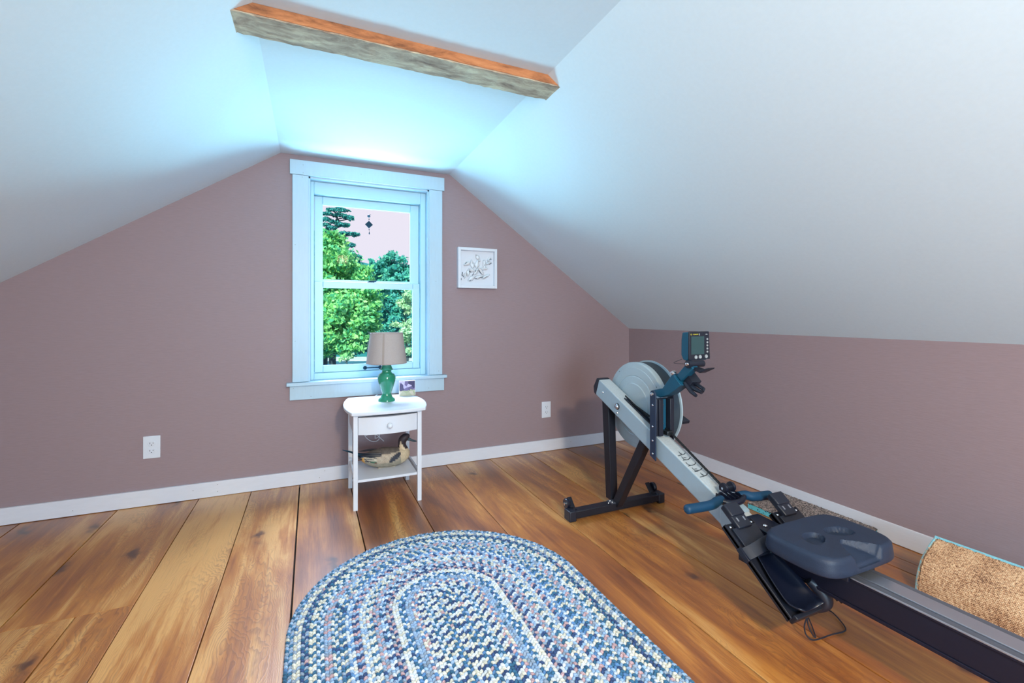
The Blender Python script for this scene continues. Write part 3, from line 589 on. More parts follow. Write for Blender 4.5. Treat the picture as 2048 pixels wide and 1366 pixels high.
# ------------------------------------------------------------------ duck decoy
dk = thing('duck_decoy', 'painted wooden pintail duck decoy on the nightstand shelf', 'decoy', (.40, -.37, .1622))
DY = -.372
def col(c): return lin(c)[:3]
def body_paint(x, y, z, t):
    n_ = mnoise.noise(Vector((x*60, y*60, z*60)))
    n2 = mnoise.noise(Vector((x*14, y*40, z*90)))
    zz = z + .002*n_
    cream, grey, dark, buff, back = col((196, 176, 146)), col((146, 138, 122)), col((34, 38, 52)), col((196, 150, 82)), col((96, 88, 82))
    if x < .285+.25*(z-.21)*-1 and z < .236 and x > .262: return buff
    if x < .275: return col((26, 46, 74))
    # oval side pocket
    ex, ez = (x-.452), (zz-.226); ca, sa = math.cos(.55), math.sin(.55); ux, uz = ex*ca+ez*sa, -ex*sa+ez*ca
    if (ux/.040)**2 + (uz/.0145)**2 < 1: return dark
    lowline = .196 + .9*(x-.40)**2 + (.012 if x > .47 else 0)
    if x > .488 + (z-.2)*-.12 : return tuple(v*(1+.12*n_) for v in cream)
    if zz < lowline+.006: return tuple(v*(1+.25*n_) for v in grey)
    if x > .345 and zz < .250+.06*(x-.40): return tuple(v*(1+.18*n_) for v in col((170, 154, 134)))
    if x <= .375 and zz < .214 and x > .31: return col((112, 46, 44)) if zz < .206 else col((60, 98, 78))
    if x <= .375 and zz < .255:
        st = math.sin((z-.2)*520 + (x-.3)*60 + n2*2)
        return col((34, 40, 58)) if st > .15 else (col((190, 180, 160)) if st < -.45 else col((120, 112, 102)))
    return tuple(v*(1+.25*n_) for v in back)
secs = [(.262, .224, .250, .010), (.275, .207, .253, .024), (.30, .190, .258, .038), (.33, .175, .265, .050), (.36, .1665, .271, .057), (.39, .1632, .277, .061), (.42, .1625, .275, .062), (.45, .1640, .272, .060), (.48, .168, .268, .055), (.505, .176, .264, .047), (.525, .188, .264, .037), (.540, .203, .250, .024), (.547, .222, .234, .008)]
fine = spline(secs, 6, False); ns_ = 56; rows = []
for x, z0, z1, w in fine:
    r_ = []
    for k in range(ns_+1):
        a = 2*PI*k/ns_; zc = (z0+z1)/2; cz = math.sin(a); cy = math.cos(a)
        pz = zc + (z1-z0)/2*(abs(cz)**.85)*(1 if cz > 0 else -1); py = w*(abs(cy)**.9)*(1 if cy > 0 else -1)
        if z1-zc > 0: py *= (1-.22*max(0, cz))
        r_.append((x, DY+py, pz))
    rows.append(r_)
mb = MB().grid(rows); cc = [body_paint(*p, 0) for p in mb.v]
def painted(name, mb, cols, m, parent):
    o = obj(name, mb, m, parent); at = o.data.color_attributes.new('paint', 'FLOAT_COLOR', 'POINT')
    at.data.foreach_set('color', np.array([tuple(c)+(1,) for c in cols], dtype=np.float32).ravel()); return o
painted('body', mb, cc, M['decoy'], dk)
tl = spline([(.285, .256, .020, .238), (.25, .262, .014, .245), (.21, .277, .008, .266), (.165, .2915, .002, .287)], 5, False)
rows = [[(x, DY+w*math.cos(a), (z+zl)/2+(z-zl)/2*math.sin(a)) for a in [2*PI*k/12 for k in range(13)]] for x, z, w, zl in tl]
obj('tail', MB().grid(rows), M['dark'], dk, label='long dark pointed tail')
ut = spline([(.29, .232, .024, .205), (.262, .240, .018, .222), (.235, .250, .006, .244)], 5, False)
rows = [[(x, DY+w*math.cos(a), (z+zl)/2+(z-zl)/2*math.sin(a)) for a in [2*PI*k/12 for k in range(13)]] for x, z, w, zl in ut]
obj('undertail', MB().grid(rows), M['black'], dk)
for s, zt_ in ((-1, .258), (-1, .247), (1, .258)):
    obj('wing_tip', MB().tube([(.375, DY+s*.047, zt_-.004), (.33, DY+s*.045, zt_), (.285, DY+s*.030, zt_+.004), (.255, DY+s*.018, zt_+.007)], [.006, .007, .005, .001], 8), M['black'], dk)
hs = spline([(.512, .236, .034), (.507, .262, .027), (.502, .282, .0215), (.503, .298, .023), (.511, .315, .0275), (.519, .330, .0265), (.524, .342, .017), (.526, .347, .003)], 6, False)
rows = []; cols = []
for x, z, r in hs:
    rr = []
    for k in range(33):
        a = 2*PI*k/32; px_, py_ = x+r*1.08*math.cos(a), DY+r*.86*math.sin(a); rr.append((px_, py_, z))
        side = math.sin(a); front = math.cos(a)
        c_ = col((46, 38, 44))
        if z < .262: c_ = col((200, 178, 146)) if front > -.75 else c_
        elif z < .286: c_ = col((200, 178, 146)) if -.72 < front < .35 - (.0 if z < .27 else .2) and abs(side) > .3 else c_
        elif z < .312: c_ = col((192, 172, 144)) if -.62 < front < -.62+(.312-z)*18 else c_
        if z < .262 and front > -.75: c_ = tuple(v*(1+.15*mnoise.noise(Vector((px_*80, py_*80, z*80)))) for v in c_)
        cols.append(c_)
    rows.append(rr)
mb = MB().grid(rows); painted('head', mb, cols, M['decoy'], dk)
bl = spline([(.534, .314, .0125, .0135), (.548, .309, .0095, .0105), (.566, .299, .0072, .0098), (.582, .294, .0048, .0095), (.591, .2925, .0022, .004)], 5, False)
rows = [[(x, DY+w*math.cos(a), z+h*math.sin(a)) for a in [2*PI*k/16 for k in range(17)]] for x, z, h, w in bl]
obj('bill', MB().grid(rows), mat('slate bill', col((66, 84, 92)), .45), dk)
for s in (-1, 1): obj('eye', MB().ball((.528, DY+s*.0215, .320), .0032, .002, .0032, 10, 8), M['blackgloss'], dk)
obj('keel_base', MB().prism([(.36, -.39), (.46, -.39), (.46, -.354), (.36, -.354)], 'z', .1622, .1665), M['beambot'], dk)

# ------------------------------------------------------------------ braided oval rug
rg = thing('braided_rug', 'oval braided rug in blue, cream and rose on the plank floor', 'rug', (.465, -1.9, 0))
RCX, RY0, RY1, RR = .4655, -1.512, -2.27, .540
NR = 24; bw = RR/NR
Lf = RY0-RY1
def stadium(r, s):
    # s in [0,1) around the stadium of radius r; returns point and tangent
    L = 2*Lf+2*PI*r; d = s*L
    if d < Lf: return (RCX+r, RY1+d), (0, 1)
    d -= Lf
    if d < PI*r: a = d/r; return (RCX+r*math.cos(a), RY0+r*math.sin(a)), (-math.sin(a), math.cos(a))
    d -= PI*r
    if d < Lf: return (RCX-r, RY0-d), (0, -1)
    d -= Lf; a = PI+d/max(r, 1e-6); return (RCX+r*math.cos(a), RY1+r*math.sin(a)), (-math.sin(a), math.cos(a))
cr_, wh, nv, tl_, mb_, lb, gy_, rs_, lv = [lin(c)[:3] for c in ((226, 222, 204), (222, 230, 238), (52, 78, 124), (56, 108, 142), (92, 138, 186), (156, 186, 218), (150, 166, 184), (206, 168, 170), (176, 186, 222))]
rings = [(gy_, tl_, lb), (cr_, gy_, cr_), (nv, tl_, gy_), (cr_, tl_, cr_), (tl_, lb, wh), (gy_, rs_, lb), (cr_, tl_, lb), (cr_, mb_, tl_), (lb, wh, mb_), (nv, rs_, lb), (wh, lb, cr_),
         (cr_, tl_, wh), (gy_, lb, rs_), (wh, nv, lb), (nv, rs_, gy_), (wh, cr_, wh), (tl_, mb_, wh), (lb, gy_, lb), (wh, rs_, mb_), (nv, cr_, wh), (lb, wh, tl_), (cr_, wh, nv), (mb_, tl_, cr_), (wh, nv, cr_)]
seg = 8
ring_ang = np.arange(seg)*2*PI/seg
dome = [(math.cos(a), math.sin(a), -.45) for a in ring_ang] + [(.93*math.cos(a), .93*math.sin(a), .25) for a in ring_ang] + [(.55*math.cos(a), .55*math.sin(a), .80) for a in ring_ang] + [(0, 0, .97)]
dome = np.array(dome)
dfs = [(i, (i+1) % seg, seg+(i+1) % seg, seg+i) for i in range(seg)] + [(seg+i, seg+(i+1) % seg, 2*seg+(i+1) % seg, 2*seg+i) for i in range(seg)] + [(2*seg+i, 2*seg+(i+1) % seg, 3*seg) for i in range(seg)]
rng = np.random.RandomState(5)
for k in range(NR):
    r = RR-(k+.5)*bw; per = 2*Lf+2*PI*r; nl = int(round(per/.0138)); nl -= nl % 3
    V = []; F = []; CC = []; pal = rings[k % len(rings)]
    for i in range(nl):
        for colm in (0, 1):
            s = ((i+.5*colm)/nl) % 1.0
            (x, y), (tx, ty) = stadium(r, s); nx, ny = ty, -tx
            off = (1 if colm == 0 else -1)*bw*.245
            ang = math.atan2(ty, tx) + (.62 if colm == 0 else -.62)
            ca, sa = math.cos(ang), math.sin(ang)
            ra, rb_, rh = .0092*rng.uniform(.92, 1.1), .0058*rng.uniform(.92, 1.12), .0058*rng.uniform(.85, 1.15)
            P = dome*np.array([ra, rb_, rh])
            X = x+nx*off+P[:, 0]*ca-P[:, 1]*sa; Y = y+ny*off+P[:, 0]*sa+P[:, 1]*ca; Z = .0075+P[:, 2]+rng.uniform(-.0007, .0007)
            b0 = len(V); V += list(zip(X.tolist(), Y.tolist(), Z.tolist())); F += [tuple(q+b0 for q in f) for f in dfs]
            c = pal[(i*(1 if k % 2 else -1)+(1 if colm else 0)+k) % 3]; j = rng.uniform(.82, 1.15)
            if rng.rand() < .12: c = rings[(k+7) % 24][rng.randint(3)]
            j *= .80; CC += [(c[0]*j, c[1]*j, c[2]*j, 1)]*len(dome)
    mb = MB(); mb.v = V; mb.f = F
    # backing strip
    b0 = len(V); m_ = 96
    for i in range(m_):
        (x, y), (tx, ty) = stadium(r, i/m_)
        for o_, z in ((-.5, .001), (-.5, .0065), (.5, .0065), (.5, .001)): V.append((x+ty*o_*bw, y-tx*o_*bw, z)); CC.append((.10, .13, .19, 1))
    for i in range(m_):
        a = b0+4*i; b_ = b0+4*((i+1) % m_)
        F += [(a+q, a+q+1, b_+q+1, b_+q) for q in range(3)]
    v = np.array(V); c = (v.min(0)+v.max(0))/2
    me = bpy.data.meshes.new('braid'); me.from_pydata([tuple(p) for p in (v-c)], [], F); me.update()
    me.polygons.foreach_set('use_smooth', [True]*len(F)); me.materials.append(M['yarn'])
    at = me.color_attributes.new('paint', 'FLOAT_COLOR', 'POINT'); at.data.foreach_set('color', np.array(CC, dtype=np.float32).ravel())
    o = bpy.data.objects.new('braid', me); C.objects.link(o); o.location = Vector(c)-Vector(LOC[rg.name]); o.parent = rg

# ------------------------------------------------------------------ mats by the right wall
fm_ = thing('folded_mat', 'low grey pebbled mat with turquoise lattice edge lying behind the rower by the wall', 'mat', (2.335, -1.64, 0))
def slab(x0, x1, y0, y1, z0, z1, nx, ny, amp, seed):
    rnd = random.Random(seed); top = []
    for i in range(nx+1):
        top.append([(x0+(x1-x0)*i/nx, y0+(y1-y0)*j/ny, z1+rnd.uniform(-amp, amp)) for j in range(ny+1)])
    mb = MB().grid(top); return mb
tp = slab(2.196, 2.470, -1.87, -1.386, .004, .034, 44, 90, .0022, 3)
for i, (x, y, z) in enumerate(tp.v):
    tp.v[i] = (x, y, z + .010*max(0, (x-2.30)/.17)**2)
obj('mat_backing', tp, M['backing'], fm_).modifiers.new('t', 'SOLIDIFY').thickness = .006
obj('mat_face', MB().prism([(2.197, .002), (2.470, .002), (2.470, .036), (2.36, .029), (2.197, .0285)], 'y', -1.869, -1.387), M['lattice'], fm_, smooth=False)

jr = thing('rolled_jute_rug', 'rolled woven jute rug with turquoise binding standing against the right wall', 'rug', (2.30, -2.75, 0))
prof = spline([(2.118, .004), (2.130, .062), (2.160, .116), (2.205, .152), (2.256, .178)], 10, False)
def jute_sheet(prof, y0, y1, n, amp, seed):
    rnd = random.Random(seed); L = [0]
    for a, b_ in zip(prof, prof[1:]): L.append(L[-1]+math.dist(a, b_))
    rows = []
    for j in range(n+1):
        y = y0+(y1-y0)*j/n; rows.append([(p[0]+rnd.uniform(-amp, amp)+.004*mnoise.noise(Vector((y*8, L[i]*9, 3))), y+(rnd.uniform(-amp, amp)*1.5 if j in (0, n) else 0), max(.004, p[1]+rnd.uniform(-amp, amp)+.004*mnoise.noise(Vector((y*8, L[i]*9, 0))))) for i, p in enumerate(prof)])
    return rows, L
dense = spline([(2.118, .004), (2.130, .062), (2.160, .116), (2.205, .152), (2.256, .178)], 22, False)
rows, L = jute_sheet(dense, -2.188, -3.25, 300, .0009, 8)
jm = MB().grid(rows)
jo = obj('jute_backing', jm, M['jute'], jr)
uvl = jo.data.uv_layers.new(name='UVMap'); m_ = len(dense)
for lp_ in jo.data.loops:
    vi = lp_.vertex_index; uvl.data[lp_.index].uv = ((vi//m_)*1.06/300, L[vi % m_])
jo.modifiers.new('t', 'SOLIDIFY').thickness = .005
inner = spline([(2.124, .004), (2.136, .060), (2.165, .112), (2.208, .147), (2.256, .1755), (2.272, .176), (2.290, .164), (2.32, .13), (2.35, .07), (2.36, .006)], 8, False)
rows = [[(p[0], y, p[1]) for p in inner] for y in (-2.178, -2.5, -3.0, -3.26)]
io = obj('rug_face', MB().grid(rows), M['turq'], jr); io.modifiers.new('t', 'SOLIDIFY').thickness = .006
bpts = [(p[0]-.003, -2.181, p[1]+.001) for p in inner[:50]]
obj('edge_binding', MB().tube(bpts, .0055, 8), M['turq'], jr)
obj('ridge_binding', MB().tube([(2.262, -2.178, .1815), (2.262, -2.6, .182), (2.262, -3.26, .182)], .0062, 8), M['turq'], jr)
fz = MB(); rnd = random.Random(4)
for i in range(900):
    if i % 3 == 0: t = rnd.random(); q = dense[int(t*(len(dense)-1))]; p = Vector((q[0]-.003, -2.188, q[1])); d = Vector((rnd.uniform(-.4, .2), rnd.uniform(.1, 1), rnd.uniform(-.3, .6)))
    elif i % 3 == 1: p = Vector((2.256, rnd.uniform(-3.2, -2.188), .181)); d = Vector((rnd.uniform(-.6, .9), rnd.uniform(-1, 1), rnd.uniform(-.1, .5)))
    else: q = dense[int(rnd.uniform(.35, 1)*(len(dense)-1))]; p = Vector((q[0]-.002, rnd.uniform(-3.0, -2.2), q[1]+.002)); d = Vector((rnd.uniform(-.4, .2), rnd.uniform(-1.5, 1.5), rnd.uniform(-.2, .5)))
    d = d.normalized()*rnd.uniform(.004, .013); w = Vector((.0007, 0, .0007))
    fz.add([p-w, p+w, p+d], [(0, 1, 2)])
fo = obj('jute_fibre', fz, M['jute'], jr, kind='stuff')

# ------------------------------------------------------------------ rowing machine
rw = thing('rowing_machine', 'grey and black indoor rowing machine along the right wall', 'rowing machine', (1.52, -1.9, 0))
# front foot
obj('front_foot', MB().box(1.232, 1.808, -1.141, -1.090, .012, .050), M['blackpaint'], rw, bevel=.003)
for x0, x1 in ((1.208, 1.250), (1.790, 1.832)):
    obj('end_cap', MB().box(x0, x1, -1.145, -1.086, .0, .055), M['black'], rw, bevel=.005)
for wx_, bx in ((1.232, 1.256), (1.806, 1.780)):
    br = obj('wheel_bracket', MB().bar((bx, -1.10, .044), (bx, -1.055, .092), .010, .026, (1, 0, 0)).bar((bx+.0, -1.100, .05), (bx+.0, -1.12, .05), .02, .012), M['blackpaint'], rw, bevel=.002)
    whl = obj('wheel', MB().lathe([(.010, -.010), (.024, -.010), (.027, -.006), (.027, .006), (.024, .010), (.010, .010)], (wx_, -1.075, .070), 'x', 28), M['blackgloss'], br)
    sgn = -1 if wx_ < 1.5 else 1
    obj('axle', MB().lathe([(.008, 0), (.008, .006*sgn), (.0001, .009*sgn)], (wx_+.010*sgn, -1.075, .070), 'x', 12), M['chrome'], br)
obj('front_leg', MB().add([(1.497, -1.098, .05), (1.543, -1.098, .05), (1.543, -1.050, .05), (1.497, -1.050, .05), (1.497, -1.068, .63), (1.543, -1.068, .63), (1.543, -1.008, .655), (1.497, -1.008, .655)], [(0, 3, 2, 1), (4, 5, 6, 7), (0, 1, 5, 4), (1, 2, 6, 5), (2, 3, 7, 6), (3, 0, 4, 7)]), M['blackpaint'], rw, bevel=.003)
obj('rear_strut', MB().bar((1.518, -1.128, .040), (1.518, -1.362, .450), .040, .045, (0, 1, .5)), M['blackpaint'], rw, bevel=.003)
obj('bracket_plate', MB().box(1.472, 1.560, -1.139, -1.092, .0500, .0535), M['railgrey'], rw)
for p_ in ((1.484, -1.125, .0535), (1.484, -1.105, .0535), (1.464, -1.12, .050)): obj('screw', MB().lathe([(.0045, 0), (.003, .003)], p_, 'z', 10), M['chrome'], rw)
# main beam
BX0, BX1 = 1.480, 1.556
def btop(y): return .700 + (y+1.008)*.4465
def bbot(y): return .612 + (y+.975)*.4395
ye = -1.985
poly = [(-1.008, .700), (ye, btop(ye)), (ye, bbot(ye)), (-.975, .612)]
mbm = obj('main_beam', MB().prism(poly, 'x', BX0, BX1), M['beam'], rw, bevel=.005)
mbm.data.materials.append(M['beamtop'])
for p in mbm.data.polygons:
    if p.normal.z > .7: p.material_index = 1
obj('nose_cap', MB().prism([(-1.006, .703), (-.985, .706), (-.952, .655), (-.957, .620), (-.975, .609)], 'x', BX0+.001, BX1-.001), M['black'], rw, bevel=.003)
yc0, yc1 = -1.835, -1.905
# shaped shoulder where the beam meets the rail
cs = MB().prism([(yc0, btop(yc0)+.004), (yc1, btop(yc1)+.006), (yc1-.003, bbot(yc1)-.004), (yc0-.004, bbot(yc0)-.003)], 'x', BX0-.006, BX1+.006)
obj('frame_collar', cs, M['beam'], rw, bevel=.006)
slope_t = Vector((0, -1, -.4465)).normalized(); nrm_t = Vector((0, -.4465, 1)).normalized()
def top_pt(x, y, h=0.0):
    p = Vector((x, y, btop(y))); return p+Vector((0, .4077, .913))*0 + nrm_up*h
nrm_up = Vector((0, -.4465, 1)).normalized()
if nrm_up.dot(Vector((0, 0, 1))) < 0: nrm_up = -nrm_up
# chain slot
sl_ = MB()
for (a, b_, ya, yb, h0, h1) in ((1.512, 1.517, -1.19, -1.43, .0005, .007), (1.533, 1.538, -1.17, -1.43, .0005, .007), (1.517, 1.533, -1.19, -1.43, .0005, .0015)):
    P = [top_pt(a, ya, h0), top_pt(b_, ya, h0), top_pt(b_, yb, h0), top_pt(a, yb, h0), top_pt(a, ya, h1), top_pt(b_, ya, h1), top_pt(b_, yb, h1), top_pt(a, yb, h1)]
    sl_.add(P, [(0, 3, 2, 1), (4, 5, 6, 7), (0, 1, 5, 4), (1, 2, 6, 5), (2, 3, 7, 6), (3, 0, 4, 7)])
obj('chain_slot', sl_, M['blackgloss'], rw)
# chain: rollers and side plates as one part
ch = MB(); y = -1.215; xc_ = 1.5405; n_l = 0
p0_, p1_ = top_pt(1.524, -1.215, .004), top_pt(1.540, -1.475, .030); p2_ = top_pt(1.528, -1.868, .014)
def chain_run(a, b_):
    L = (b_-a).length; n = int(L/.0085); d = (b_-a)/n; dn = d.normalized(); sd = dn.cross(nrm_up).normalized(); up = sd.cross(dn)
    for i in range(n):
        c = a+d*(i+.5); w = .0042 if i % 2 else .0030
        R = Matrix((dn, sd, up)).transposed()
        for s in (-1, 1): ch.obox(c+sd*s*w, R, .0062, .0007, .0030)
        if i % 2: ch.obox(c, R, .0022, .0030, .0022)
chain_run(p0_, p1_); chain_run(p1_, p2_)
obj('chain', ch, M['chain'], rw, smooth=False, kind='stuff')
# printed lettering on the beam top, stroke by stroke
def px_to_top(u, v, h=.0006):
    a = (u-1024)/907; fx, fy = math.sin(YAW), math.cos(YAW); dx = fx+fy*a; dy = fy-fx*a; dz = (631-v)/907
    # z = .700+(y+1.008)*.4465
    t = (.700+(CAMY+1.008)*.4465-CAMZ)/(dz-dy*.4465)
    return Vector((CAMX+dx*t, CAMY+dy*t, CAMZ+dz*t))+nrm_up*h
glyphs = [[(215, 230), (255, 280), (290, 325), (340, 335), (390, 320), (440, 270)], [(190, 370), (250, 355), (330, 340)], [(262, 290), (318, 300)], [(310, 400), (345, 450), (385, 495), (440, 515), (540, 495), (590, 455), (605, 415)], [(370, 440), (420, 435), (470, 437)], [(365, 530), (400, 515), (440, 495)],
          [(460, 600), (500, 645), (560, 680), (640, 695), (730, 680), (775, 645), (795, 605)], [(545, 725), (580, 705), (615, 697)], [(670, 780), (720, 835), (770, 885), (860, 875), (950, 855), (990, 820), (1005, 785)], [(750, 825), (800, 820), (840, 823)], [(755, 915), (820, 905), (875, 890)],
          [(950, 950), (1000, 1010), (1050, 1055), (1130, 1050), (1180, 1010), (1190, 960)], [(940, 1100), (1020, 1078), (1090, 1060)], [(1010, 995), (1060, 1020)]]
dl = MB()
for gph in glyphs:
    P = [px_to_top(1345+a/17.07, 890+b_/17.07) for a, b_ in gph]
    for i in range(len(P)-1):
        d = (P[i+1]-P[i]); sd = d.normalized().cross(nrm_up)*.0018; e_ = d.normalized()*.0007
        dl.add([P[i]-sd-e_, P[i]+sd-e_, P[i+1]+sd+e_, P[i+1]-sd+e_], [(0, 1, 2, 3)])
obj('lettering', dl, M['ink'], rw, smooth=False, label='black lettering printed along the top of the beam')
# flywheel housing
FY, FZ, FR = -1.200, .583, .2285
obj('flywheel_cover', MB().lathe([(.228, .034), (FR, .012), (.224, .004), (.200, .001), (.198, -.001), (.160, -.003), (.156, .000), (.152, -.003), (.118, -.006), (.114, -.009), (.06, -.010), (.0001, -.010)], (1.572, FY, FZ), 'x', 96), M['cover'], rw, angle=25)
obj('flywheel_guard', MB().lathe([(.2255, .0), (.2255, .085)], (1.590, FY, FZ), 'x', 96), M['mesh'], rw)
obj('outer_rim', MB().lathe([(.2255, 0), (.234, .002), (.234, .010), (.224, .014), (.06, .016), (.0001, .016)], (1.672, FY, FZ), 'x', 96), M['cover'], rw, angle=25)
obj('damper_lever', MB().obox((1.713, -1.400, .535), Matrix.Rotation(.35, 3, 'X'), .022, .026, .008), M['black'], rw, bevel=.002)
for p_ in ((1.576, FY+.13, FZ+.165), (1.576, FY-.168, FZ+.12)): obj('cover_screw', MB().lathe([(.0035, 0), (.002, -.003)], p_, 'x', 10), M['chain'], rw)
# axle bolt and rivet on the beam side
obj('axle_bolt', MB().lathe([(.0001, -.016), (.006, -.016), (.006, -.011), (.010, -.011), (.010, -.007), (.0145, -.006), (.0145, -.0003)], (BX0, -1.178, .580), 'x', 24), M['chrome'], rw)
obj('bolt_washer', MB().lathe([(.0170, -.004), (.0170, -.0002)], (BX0, -1.178, .580), 'x', 24), M['black'], rw)
for p_ in ((BX0, -1.045, .634), (BX0, -1.172, .545)): obj('beam_rivet', MB().lathe([(.0001, -.003), (.005, -.002), (.006, 0)], p_, 'x', 12), M['chrome'], rw)
# upright post
for x0 in (1.463, 1.570):
    pl_ = [(-1.447, bbot(-1.447)-.004), (-1.485, bbot(-1.485)-.006), (-1.485, .690)] + [(-1.466+.019*math.cos(a), .690+.019*math.sin(a)) for a in [PI+PI*i/8*-1 for i in range(0, 9)]] + [(-1.447, .690)]
    pl_ = [(-1.447, bbot(-1.447)-.004), (-1.485, bbot(-1.485)-.006), (-1.485, .690), (-1.482, .700), (-1.474, .707), (-1.466, .7095), (-1.458, .707), (-1.450, .700), (-1.447, .690)]
    pp = obj('post_side_plate', MB().prism(pl_, 'x', x0, x0+.006), M['railside'] if x0 > 1.5 else M['navyplate'], rw, bevel=.001)
    if x0 < 1.5:
        for z in (.640, .540, .474, .413): obj('screw', MB().ball((x0-.0005, -1.466, z), .0025, .0048, .0048, 12, 8), M['chrome'], pp)
        obj('pivot_bolt', MB().lathe([(.0001, -.010), (.007, -.009), (.0085, -.004), (.0085, 0)], (x0, -1.466, .692), 'x', 16), M['chrome'], pp)
obj('post_channel', MB().box(1.469, 1.480, -1.486, -1.446, .497, .672).box(1.480, 1.503, -1.494, -1.452, .497, .668).box(1.503, 1.548, -1.462, -1.452, .497, .668).box(1.548, 1.570, -1.490, -1.452, .497, .668), M['black'], rw, bevel=.002)
ip = obj('post_insert', MB().box(1.506, 1.542, -1.4680, -1.4622, .520, .664), M['bluearm'], rw, bevel=.001)
for z in (.637, .548): obj('screw', MB().ball((1.523, -1.4690, z), .0048, .0025, .0048, 12, 8), M['chrome'], ip)
obj('chain_guide', MB().box(1.518, 1.556, -1.505, -1.462, .498, .520), M['chain'], rw, bevel=.004)
# monitor arm
obj('lower_arm', MB().prism([(-1.432, .704), (-1.498, .722), (-1.562, .797), (-1.612, .752), (-1.540, .700), (-1.480, .676), (-1.445, .680)], 'x', 1.492, 1.552), M['bluearm'], rw, bevel=.003)
obj('upper_arm', MB().prism([(-1.572, .788), (-1.640, .856), (-1.672, .832), (-1.602, .768)], 'x', 1.504, 1.540), M['bluearm'], rw, bevel=.003)
obj('arm_bolt', MB().lathe([(.0001, -.012), (.008, -.010), (.011, -.004), (.011, .008)], (1.494, -1.566, .800), 'x', 18), M['chrome'], rw)
pv = obj('monitor_pivot', MB().lathe([(.004, -.012), (.0165, -.010), (.0175, -.002), (.0175, .006), (.0145, .008), (.0145, .080), (.010, .084)], (1.504, -1.650, .848), 'x', 28), M['black'], rw)
obj('pivot_bolt', MB().lathe([(.0001, -.019), (.007, -.017), (.009, -.011)], (1.504, -1.650, .848), 'x', 14), M['chrome'], pv)
hk = MB()
hk.tube([(1.535, -1.60, .765), (1.530, -1.655, .740), (1.525, -1.700, .731)], [.012, .011, .007], 10)
hk.tube([(1.520, -1.61, .760), (1.512, -1.655, .728), (1.508, -1.685, .716)], [.010, .009, .0075], 10)
hk.tube([(1.545, -1.60, .775), (1.545, -1.66, .755), (1.535, -1.700, .745), (1.522, -1.708, .737)], [.012, .009, .008, .006], 10)
hk.obox((1.545, -1.615, .785), Matrix.Rotation(.75, 3, 'X'), .026, .040, .016)
obj('handle_hook', hk, M['black'], rw)
obj('device_ledge', MB().prism([(-1.665, .824), (-1.700, .815), (-1.745, .836), (-1.748, .842), (-1.703, .828), (-1.665, .836)], 'x', 1.512, 1.548), M['black'], rw, bevel=.001)
# monitor
mo = obj('monitor', MB().prism([(-1.642, .868), (-1.642, .988), (-1.607, .985), (-1.601, .950), (-1.600, .885), (-1.612, .864), (-1.630, .860)], 'x', 1.506, 1.624), M['bluearm'], rw, bevel=.004)
obj('monitor_bezel', MB().prism([(1.508, .866), (1.628, .866), (1.630, .869), (1.624, .987), (1.621, .990), (1.509, .990), (1.506, .987), (1.506, .869)], 'y', -1.6475, -1.6415), M['black'], mo, bevel=.001)
obj('screen', MB().box(1.518, 1.594, -1.6485, -1.647, .889, .968), M['screen'], mo)
for z in (.955, .941, .927, .913, .899): obj('button', MB().lathe([(.0048, 0), (.0042, -.002), (.0001, -.0024)], (1.613, -1.6475, z), 'y', 14), M['button'], mo)
for x, z in ((1.546, .8765), (1.571, .8775), (1.607, .8785)): obj('button', MB().lathe([(.0085, 0), (.0078, -.002), (.0001, -.0024)], (x, -1.6475, z), 'y', 16), M['button'], mo)
def text(s, size, loc, m, parent, name='lettering', rot=(PI/2, 0, 0), lab=None):
    cu = bpy.data.curves.new(name, 'FONT'); cu.body = s; cu.size = size; cu.extrude = .0002
    o = bpy.data.objects.new(name, cu); C.objects.link(o)
    dg = bpy.context.evaluated_depsgraph_get(); me = bpy.data.meshes.new_from_object(o.evaluated_get(dg)); bpy.data.objects.remove(o)
    me.materials.clear(); me.materials.append(m); o = bpy.data.objects.new(name, me); C.objects.link(o)
    o.rotation_euler = rot; o.location = Vector(loc)-Vector(LOC[parent.name]); o.parent = parent; return o
text('CONCEPT', .0068, (1.529, -1.6480, .9745), M['yellow'], mo)
text('2', .0105, (1.5635, -1.6480, .9730), M['whiteprint'], mo)
text('C2', .0080, (1.5135, -1.6480, .9740), M['yellow'], mo)
text('PM3', .0060, (1.603, -1.6480, .9745), M['whiteprint'], mo)
for x, s in ((1.5415, 'REST'), (1.5655, 'MENU'), (1.6030, 'BACK')): text(s, .0036, (x, -1.6502, .8755), M['whiteprint'], mo)
obj('sensor_wire', MB().tube(spline([(1.508, -1.605, .866), (1.492, -1.575, .850), (1.490, -1.585, .846), (1.503, -1.64, .848)], 5, False), .0012, 6), M['black'], rw)

# handle
HY, HZ = -1.885, .338
def grip(s):
    tip = Vector((1.285, -1.862, HZ)) if s < 0 else Vector((1.682, -1.893, HZ))
    a = Vector((1.502+s*.045, HY+.022, HZ+.010)); b_ = Vector((1.502+s*.078, HY+.016, HZ+.008)); c_ = b_*.72+tip*.28-Vector((0, .006, .004))
    P = spline([tuple(a), tuple(b_), tuple(c_), tuple(tip)], 8, False)
    rr = [.0140+.0036*min(1, i/8) for i in range(len(P))]
    d = (tip-c_).normalized()
    for f_, r_ in ((.006, .0168), (.011, .0125), (.0145, .006)): P.append(tuple(tip+d*f_)); rr.append(r_)
    return MB().tube(P, rr, 20)
gL = obj('grip', grip(-1), M['bluegrip'], rw); gR = obj('grip', grip(1), M['bluegrip'], rw)
